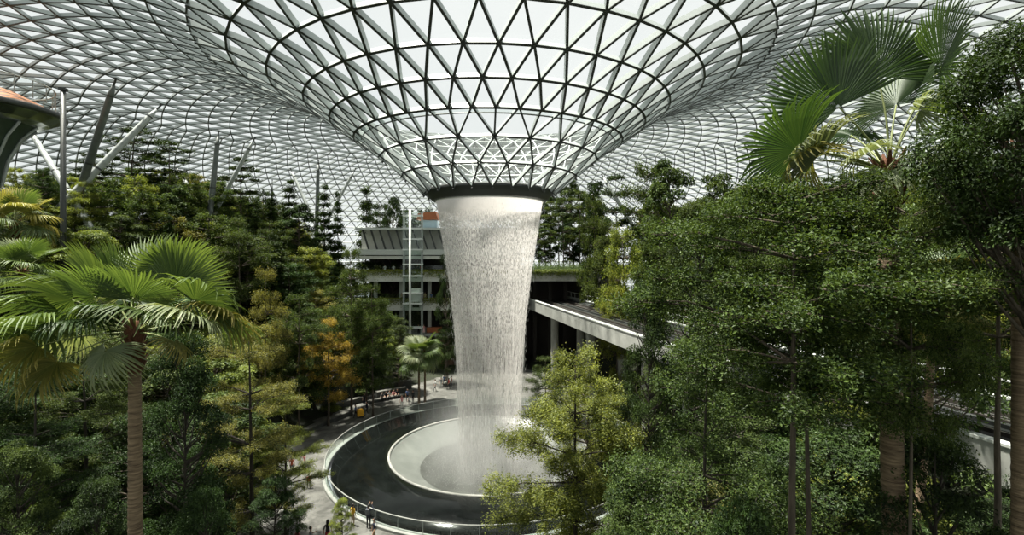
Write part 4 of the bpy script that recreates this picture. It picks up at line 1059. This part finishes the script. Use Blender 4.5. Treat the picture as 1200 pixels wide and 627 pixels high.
for k in range(12):
    a = 2*PI*k/12; mb = MB(); mb.tube([(4.6*math.cos(a),4.6*math.sin(a),31.05),(3.5*math.cos(a),3.5*math.sin(a),29.8),(2.6*math.cos(a),2.6*math.sin(a),27.8),(2.0*math.cos(a),2.0*math.sin(a),24.5),(1.7*math.cos(a),1.7*math.sin(a),20)], .12, 6); mb.build('stem_rib', M['steel_tube'], mc, True)
mb = MB(); mb.lathe([(5.8,33.2),(5.8,34.7)], (0,0,0), 72); mb.build('railing_glass', M['rail_glass'], mc)
a = np.linspace(0,2*PI,73); mb = MB(); mb.tube(np.stack([5.8*np.cos(a),5.8*np.sin(a),np.full(73,34.75)],1), .05, 6, cap=False); mb.build('railing_top', M['steel_tube'], mc)
for k in range(24):
    t = 2*PI*k/24; mb = MB(); mb.box((5.8*math.cos(t),5.8*math.sin(t),33.95), (.06,.06,1.6)); mb.build('railing_post', M['steel_tube'], mc)

# ------------------------------------------------------------------ stone benches stepping up at the plaza edge
def bench(R_, a0, a1, z, label):
    o = thing('stone_bench', label, 'bench', (CX, CY, 0))
    mb = MB(); n = 28; a = np.radians(np.linspace(a0, a1, n)); path = np.stack([R_*np.cos(a), R_*np.sin(a)],1)
    sweep(mb, path, rect(-.35,.35,z,z+.12)); mb.build('seat_slab', M['bench_top'], o)
    mb = MB(); sweep(mb, path, rect(-.28,.28,-.3,z)); mb.build('base', M['bench'], o)
bench(23.55,122,136,.29,'curved dark stone bench nearest the seated people on the plaza')
bench(25.0,132,147,.6,'curved dark stone bench just below the yellow-orange tree')
bench(25.4,121,131,.75,'curved dark stone bench, middle step behind the luggage trolley')
bench(27.2,118,136,1.2,'curved dark stone bench, highest step under the dark tiered tree')
bench(21.4,146,166,.45,'long curved stone kerb bench under the olive and light green trees')
# ------------------------------------------------------------------ people
SKIN = mat('skin', (.42,.25,.17), .6)
HAIR = mat('black_hair', (.012,.010,.009), .5)
SHOE = mat('dark_shoe', (.03,.03,.03), .6)
_cl = {}
def cloth(c):
    if c not in _cl: _cl[c] = mat('cloth_%02d' % len(_cl), c, .85, noise=.12, nscale=9)
    return _cl[c]
def figure(pose, shirt, trousers, sleeves=False, dress=False):
    """one skinned body; returns (mesh, head position)"""
    V = []; Rd = []; E_ = []; S_ = []
    def v(p, r): V.append(p); Rd.append(r); return len(V)-1
    def e(a, b, seg): E_.append((a,b)); S_.append(seg)
    sit = pose == 'sit'; lean = .08 if pose == 'lean' else 0.0
    hz = .50 if sit else .93
    pel = v((0,0,hz), .145)
    sp = v((0,-lean*.5,hz+.17), .125); ch = v((0,-lean,hz+.37), .145); nb = v((0,-lean,hz+.52), .075); nk = v((0,-lean-.01,hz+.60), .052)
    h1 = v((0,-lean-.02,hz+.69), .088); h2 = v((0,-lean-.01,hz+.785), .085); nose = v((0,-lean-.125,hz+.705), .016)
    e(pel,sp,1); e(sp,ch,1); e(ch,nb,1); e(nb,nk,0); e(nk,h1,0); e(h1,h2,0); e(h1,nose,0)
    for s in (-1,1):
        ear = v((s*.095,-lean,hz+.71), .018); e(h1,ear,0)
        hip = v((s*.095,0,hz-.06), .092)
        if sit:
            kn = v((s*.11,-.42,.48), .062); an = v((s*.11,-.44,.09), .042); toe = v((s*.115,-.60,.045), .036)
        elif pose in ('walk','hold'):
            kn = v((s*.10,-.10*s-.06,.49), .060); an = v((s*.10,(-.22 if s > 0 else .20),.085), .040); toe = v((s*.11,(-.38 if s > 0 else .06),.045), .035)
        else:
            kn = v((s*.11,-.02,.49), .060); an = v((s*.115,.02,.085), .040); toe = v((s*.13,-.14,.045), .035)
        e(pel,hip,2); e(hip,kn,2); e(kn,an,2); e(an,toe,3)
        sh = v((s*.185,-lean,hz+.47), .062)
        if pose == 'photo': el = v((s*.26,-.22,hz+.40), .043); wr = v((s*.09,-.34,hz+.66), .030); up = (0,-.25,1)
        elif pose == 'hold': el = v((s*.25,-.03,hz+.22), .043); wr = v((s*.20,-.28,hz+.16), .030); up = (0,-1,0)
        elif pose == 'phone' and s > 0: el = v((s*.24,-.05,hz+.22), .043); wr = v((s*.10,-.28,hz+.32), .030); up = (-.3,-.6,.6)
        elif sit: el = v((s*.25,-.06,hz+.22), .043); wr = v((s*.14,-.30,hz+.10), .030); up = (0,-1,-.1)
        elif pose == 'walk': el = v((s*.24,.08*s,hz+.20), .043); wr = v((s*.25,.02*s-.10,hz-.03), .030); up = (0,-.3,-1)
        else: el = v((s*.25,.03,hz+.20), .043); wr = v((s*.25,-.06,hz-.04), .030); up = (0,-.2,-1)
        e(ch,sh,1); e(sh,el,1); e(el,wr,1 if sleeves else 0)
        u = Vector(up).normalized(); side = Vector((-s,0,0)); w0 = Vector(V[wr])
        pa = v(tuple(w0 + u*.075), .034); e(wr,pa,0)
        for q, (o_, ln) in enumerate([(-.030,.070),(-.010,.082),(.010,.076),(.030,.060)]):
            k1 = v(tuple(w0 + u*.105 + Vector((0,1,0)).cross(u)*o_*1.0 + Vector((0,-.004,0))), .010)
            k2 = v(tuple(w0 + u*(.105+ln*.55) + Vector((0,1,0)).cross(u)*o_ + Vector((0,-.010,0))), .009)
            k3 = v(tuple(w0 + u*(.105+ln) + Vector((0,1,0)).cross(u)*o_*.9 + Vector((0,-.024,0))), .008)
            e(pa,k1,0); e(k1,k2,0); e(k2,k3,0)
        t1 = v(tuple(w0 + u*.055 + side*.045 + Vector((0,-.02,0))), .011); t2 = v(tuple(w0 + u*.095 + side*.060 + Vector((0,-.035,0))), .009)
        e(pa,t1,0); e(t1,t2,0)
    me = bpy.data.meshes.new('body'); me.from_pydata(V, E_, [])
    o = bpy.data.objects.new('body_tmp', me); COL.objects.link(o)
    sk = o.modifiers.new('skin', 'SKIN'); sk.use_smooth_shade = True
    for i, d_ in enumerate(me.skin_vertices[0].data): d_.radius = (Rd[i], Rd[i]*(.74 if i in (0,1,2) else 1)); d_.use_root = (i == 0)
    sb = o.modifiers.new('sub', 'SUBSURF'); sb.levels = 1; sb.render_levels = 1
    dg = bpy.context.evaluated_depsgraph_get(); dg.update()
    out = bpy.data.meshes.new_from_object(o.evaluated_get(dg)); bpy.data.objects.remove(o)
    for m in (SKIN, cloth(shirt), cloth(trousers), SHOE): out.materials.append(m)
    A = np.array([V[a] for a,b in E_]); B = np.array([V[b] for a,b in E_]); AB = B-A; L2 = np.sum(AB*AB,1)+1e-9
    for p in out.polygons:
        c = np.array(p.center); t = np.clip(np.sum((c-A)*AB,1)/L2,0,1); dd = np.linalg.norm(A+AB*t[:,None]-c,axis=1)
        p.material_index = S_[int(np.argmin(dd))]; p.use_smooth = True
    return out, Vector((0,-lean-.01,hz+.74))
def person(px, y, pose, shirt, trousers, label, face=270, h=1.70, z=0.0, hair='short', sleeves=False, dress=None, bag=None, group=None, xy=None):
    me, hd = figure(pose, shirt, trousers, sleeves)
    x = at(px, y)[0]
    o = link('person', me); tag(o, label, 'person', group)
    o.location = (x, y, z); o.rotation_euler = (0,0,math.radians(face+90)); o.scale = (h/1.76,)*3
    mb = MB()
    prof = [(.001,.128),(.05,.118),(.085,.085),(.105,.035),(.108,-.02)] + ([(.112,-.12),(.10,-.24),(.07,-.30)] if hair == 'long' else [(.100,-.06)])
    mb.lathe(prof, tuple(hd + Vector((0,.022,-.01))), 20)
    hm = mb.build('hair', HAIR, o, True)
    v = np.empty(len(hm.data.vertices)*3, np.float32); hm.data.vertices.foreach_get('co', v); v = v.reshape(-1,3)
    low = v[:,2] < hd.z + .045; fr_ = v[:,1] < hd.y - .03     # hair stays off the face
    v[:,1] = np.where(low & fr_, hd.y - .02 + (v[:,1]-hd.y)*.15, v[:,1]); hm.data.vertices.foreach_set('co', v.reshape(-1)); hm.data.update()
    ey = MB()
    for s in (-1,1): ey.tube([(s*.034, hd.y-.075, hd.z-.01),(s*.034, hd.y-.092, hd.z-.01)], .011, 6)
    ey.build('eyes', HAIR, o)
    mo = MB(); mo.box((0, hd.y-.092, hd.z-.085), (.045,.012,.012)); mo.build('mouth', mat('lips', (.3,.1,.08), .5) if 'lips' not in bpy.data.materials else bpy.data.materials['lips'], o)
    if dress:
        hz = hd.z - .74
        mb = MB(); mb.lathe([(.13,hz+.22),(.16,hz+.08),(.20,hz-.12),(.26,hz-.42),(.28,hz-.55),(.25,hz-.55),(.15,hz)], (0,0,0), 24); mb.build('skirt', cloth(dress), o, True)
    if bag:
        mb = MB(); mb.box((0,.19,hd.z-.36), (.30,.16,.42)); b_ = mb.build('backpack', cloth(bag), o); bv = b_.modifiers.new('b', 'BEVEL'); bv.width = .05; bv.segments = 2
    if pose in ('photo',):
        pass
    return o
NAVY = (.02,.025,.045); BLK = (.015,.015,.017); WHT = (.70,.70,.68); RED = (.55,.04,.05); GRY = (.16,.17,.18); PNK = (.70,.30,.30); YEL = (.62,.36,.03); BLU = (.08,.14,.30); TAN = (.35,.26,.16)
ppl = person
p1 = ppl(432,36.2,'photo',NAVY,BLK,'person in dark clothes with grey backpack raising a phone at the balustrade',80,1.78,bag=GRY,sleeves=True)
ph_ = tag(link('phone', (lambda m: (m.box((0,0,0),(.15,.012,.08)), m.mesh('phone', SHOE))[1])(MB())), 'small black phone held up by the person at the balustrade', 'phone')
# the phone sits between the raised hands
c_, s_ = math.cos(math.radians(170)), math.sin(math.radians(170)); lx, ly, lz = 0, -.40*1.78/1.76, 1.72*1.78/1.76
ph_.location = (p1.location.x + c_*lx - s_*ly, p1.location.y + s_*lx + c_*ly, lz); ph_.rotation_euler = (0,0,math.radians(170))
ppl(413.5,36.6,'stand',YEL,TAN,'person in yellow shirt standing beside the small green sapling',60,1.62)
ppl(438.5,34.4,'walk',NAVY,TAN,'person in navy shirt walking at the picture bottom below the balustrade',200,1.74)
ppl(384,34.2,'stand',BLK,RED,'person with dark top and red trousers left of the small sapling',110,1.72,hair='long')
ppl(364,33.4,'phone',GRY,BLK,'person in grey top looking down at the picture bottom',20,1.70)
ppl(349,33.3,'stand',(.20,.05,.05),BLK,'person in dark red top cut by the bottom edge of the picture',60,1.66,hair='long')
ppl(362,42.4,'walk',RED,BLK,'child in bright red top walking alone across the pale plaza',130,1.28)
ppl(357,46.0,'stand',PNK,WHT,'person in pink top and white trousers under the tree edge of the plaza',40,1.62,hair='long')
ppl(352,46.6,'hold',WHT,WHT,'person all in white bending beside the pink-topped person',30,1.55)
ppl(342,45.2,'stand',(.50,.12,.06),NAVY,'person in orange-red top half hidden by the light green tree',90,1.60)
ppl(430,61.8,'hold',NAVY,BLK,'dark-clothed person behind the yellow trolley, the one nearer the pool',210,1.70,sleeves=True)
ppl(416.5,60.6,'hold',BLU,BLK,'person in blue top pushing the yellow trolley',0,1.66)
ppl(427,65.5,'stand',BLK,NAVY,'dark-clothed person standing behind the trolley near the benches',250,1.72)
for k, (px, y, c, lb) in enumerate([(448,67.6,GRY,'seated person in grey top, first of the row on the bench'),(452.5,68.0,BLK,'seated person in black, second of the row on the bench'),
      (456.5,68.4,WHT,'seated person in white top, third of the row on the bench'),(461.5,68.8,PNK,'seated person in pink top, fourth of the row on the bench'),(465.5,69.2,BLK,'seated person in dark top, last of the row on the bench')]):
    ppl(px,y,'sit',c,BLK,lb,285,1.68,hair='long' if k % 2 else 'short')
ppl(471,64.5,'stand',PNK,WHT,'person in pink top and white trousers standing by the pool edge group',290,1.70,hair='long')
ppl(479.5,65.8,'stand',WHT,GRY,'child in white shirt beside the pink-topped person by the pool',250,1.25)
ppl(477.5,67.5,'phone',BLU,BLK,'person in blue top behind the child in white shirt',300,1.72)
ppl(484,66.8,'stand',BLK,BLK,'person all in black at the end of the pool edge group',240,1.74,sleeves=True)
ppl(510,72.5,'walk',WHT,GRY,'person in white shirt by the brown wall beside the water column',200,1.72)
ppl(517,74.0,'stand',GRY,WHT,'person in grey top and pale trousers near the water column',250,1.64)
ppl(520.5,75.5,'stand',BLU,NAVY,'person in blue top behind the grey-topped person near the water column',260,1.70)
ppl(526,73.6,'walk',RED,BLK,'person in red top nearest the water column',180,1.66)
ppl(529,74.6,'stand',(.25,.04,.04),NAVY,'person in dark red top partly veiled by the water column',200,1.72)
ppl(451,BY+1.0,'stand',WHT,WHT,'person in white on the top balcony at its planted edge',275,1.70,z=16.5)
ppl(461.5,BY+1.2,'stand',WHT,GRY,'person in white shirt on the top balcony beside the lift tower',280,1.70,z=16.5)
ppl(489.5,BY+1.1,'stand',GRY,BLK,'person in grey on the top balcony past the lift tower',260,1.70,z=16.5)
ppl(494,BY+.9,'stand',RED,WHT,'person in red top on the top balcony past the lift tower',270,1.70,z=16.5)
ppl(471,BY+1.0,'stand',TAN,BLK,'person in tan top on the middle balcony before the lift tower',270,1.66,z=11.6)
ppl(492.5,BY+1.0,'stand',WHT,GRY,'person in white top on the middle balcony',265,1.60,z=11.6)
ppl(498,BY+1.3,'stand',(.5,.4,.2),TAN,'person in straw-coloured top on the middle balcony',285,1.72,z=11.6)
ppl(505.5,BY+1.1,'stand',BLU,GRY,'person in blue top on the middle balcony',260,1.72,z=11.6)
ppl(490.5,BY-.2,'stand',BLU,NAVY,'person in blue on the low level before the orange counter',250,1.70,z=6.2)
ppl(496.5,BY-.3,'stand',PNK,WHT,'person in pale pink dress on the low level before the orange counter',270,1.68,z=6.2,hair='long',dress=(.72,.5,.5))
# the yellow trolley
ty = thing('luggage_trolley', 'bright yellow boxy trolley between two people on the plaza', 'trolley', (at(422,60.8)[0], 60.8, 0), .5)
mb = MB(); mb.box((0,0,.62), (.75,.62,.80)); b_ = mb.build('body', cloth((.75,.38,.02)), ty); bv = b_.modifiers.new('b','BEVEL'); bv.width = .07; bv.segments = 3
mb = MB(); mb.tube([(-.3,.34,.9),(-.3,.48,1.12),(.3,.48,1.12),(.3,.34,.9)], .022, 8); mb.build('handle', M['steel_dark'], ty)
wm = MB(); wm.tube([(-.03,0,0),(.03,0,0)], .12, 14); wme = wm.mesh('wheel', SHOE)
for sx in (-.28,.28):
    for sy in (-.22,.22):
        o = link('wheel', wme, ty); o.location = (sx, sy, .12)
mb = MB(); mb.box((0,0,.19), (.7,.55,.06)); mb.build('chassis', M['steel_dark'], ty)
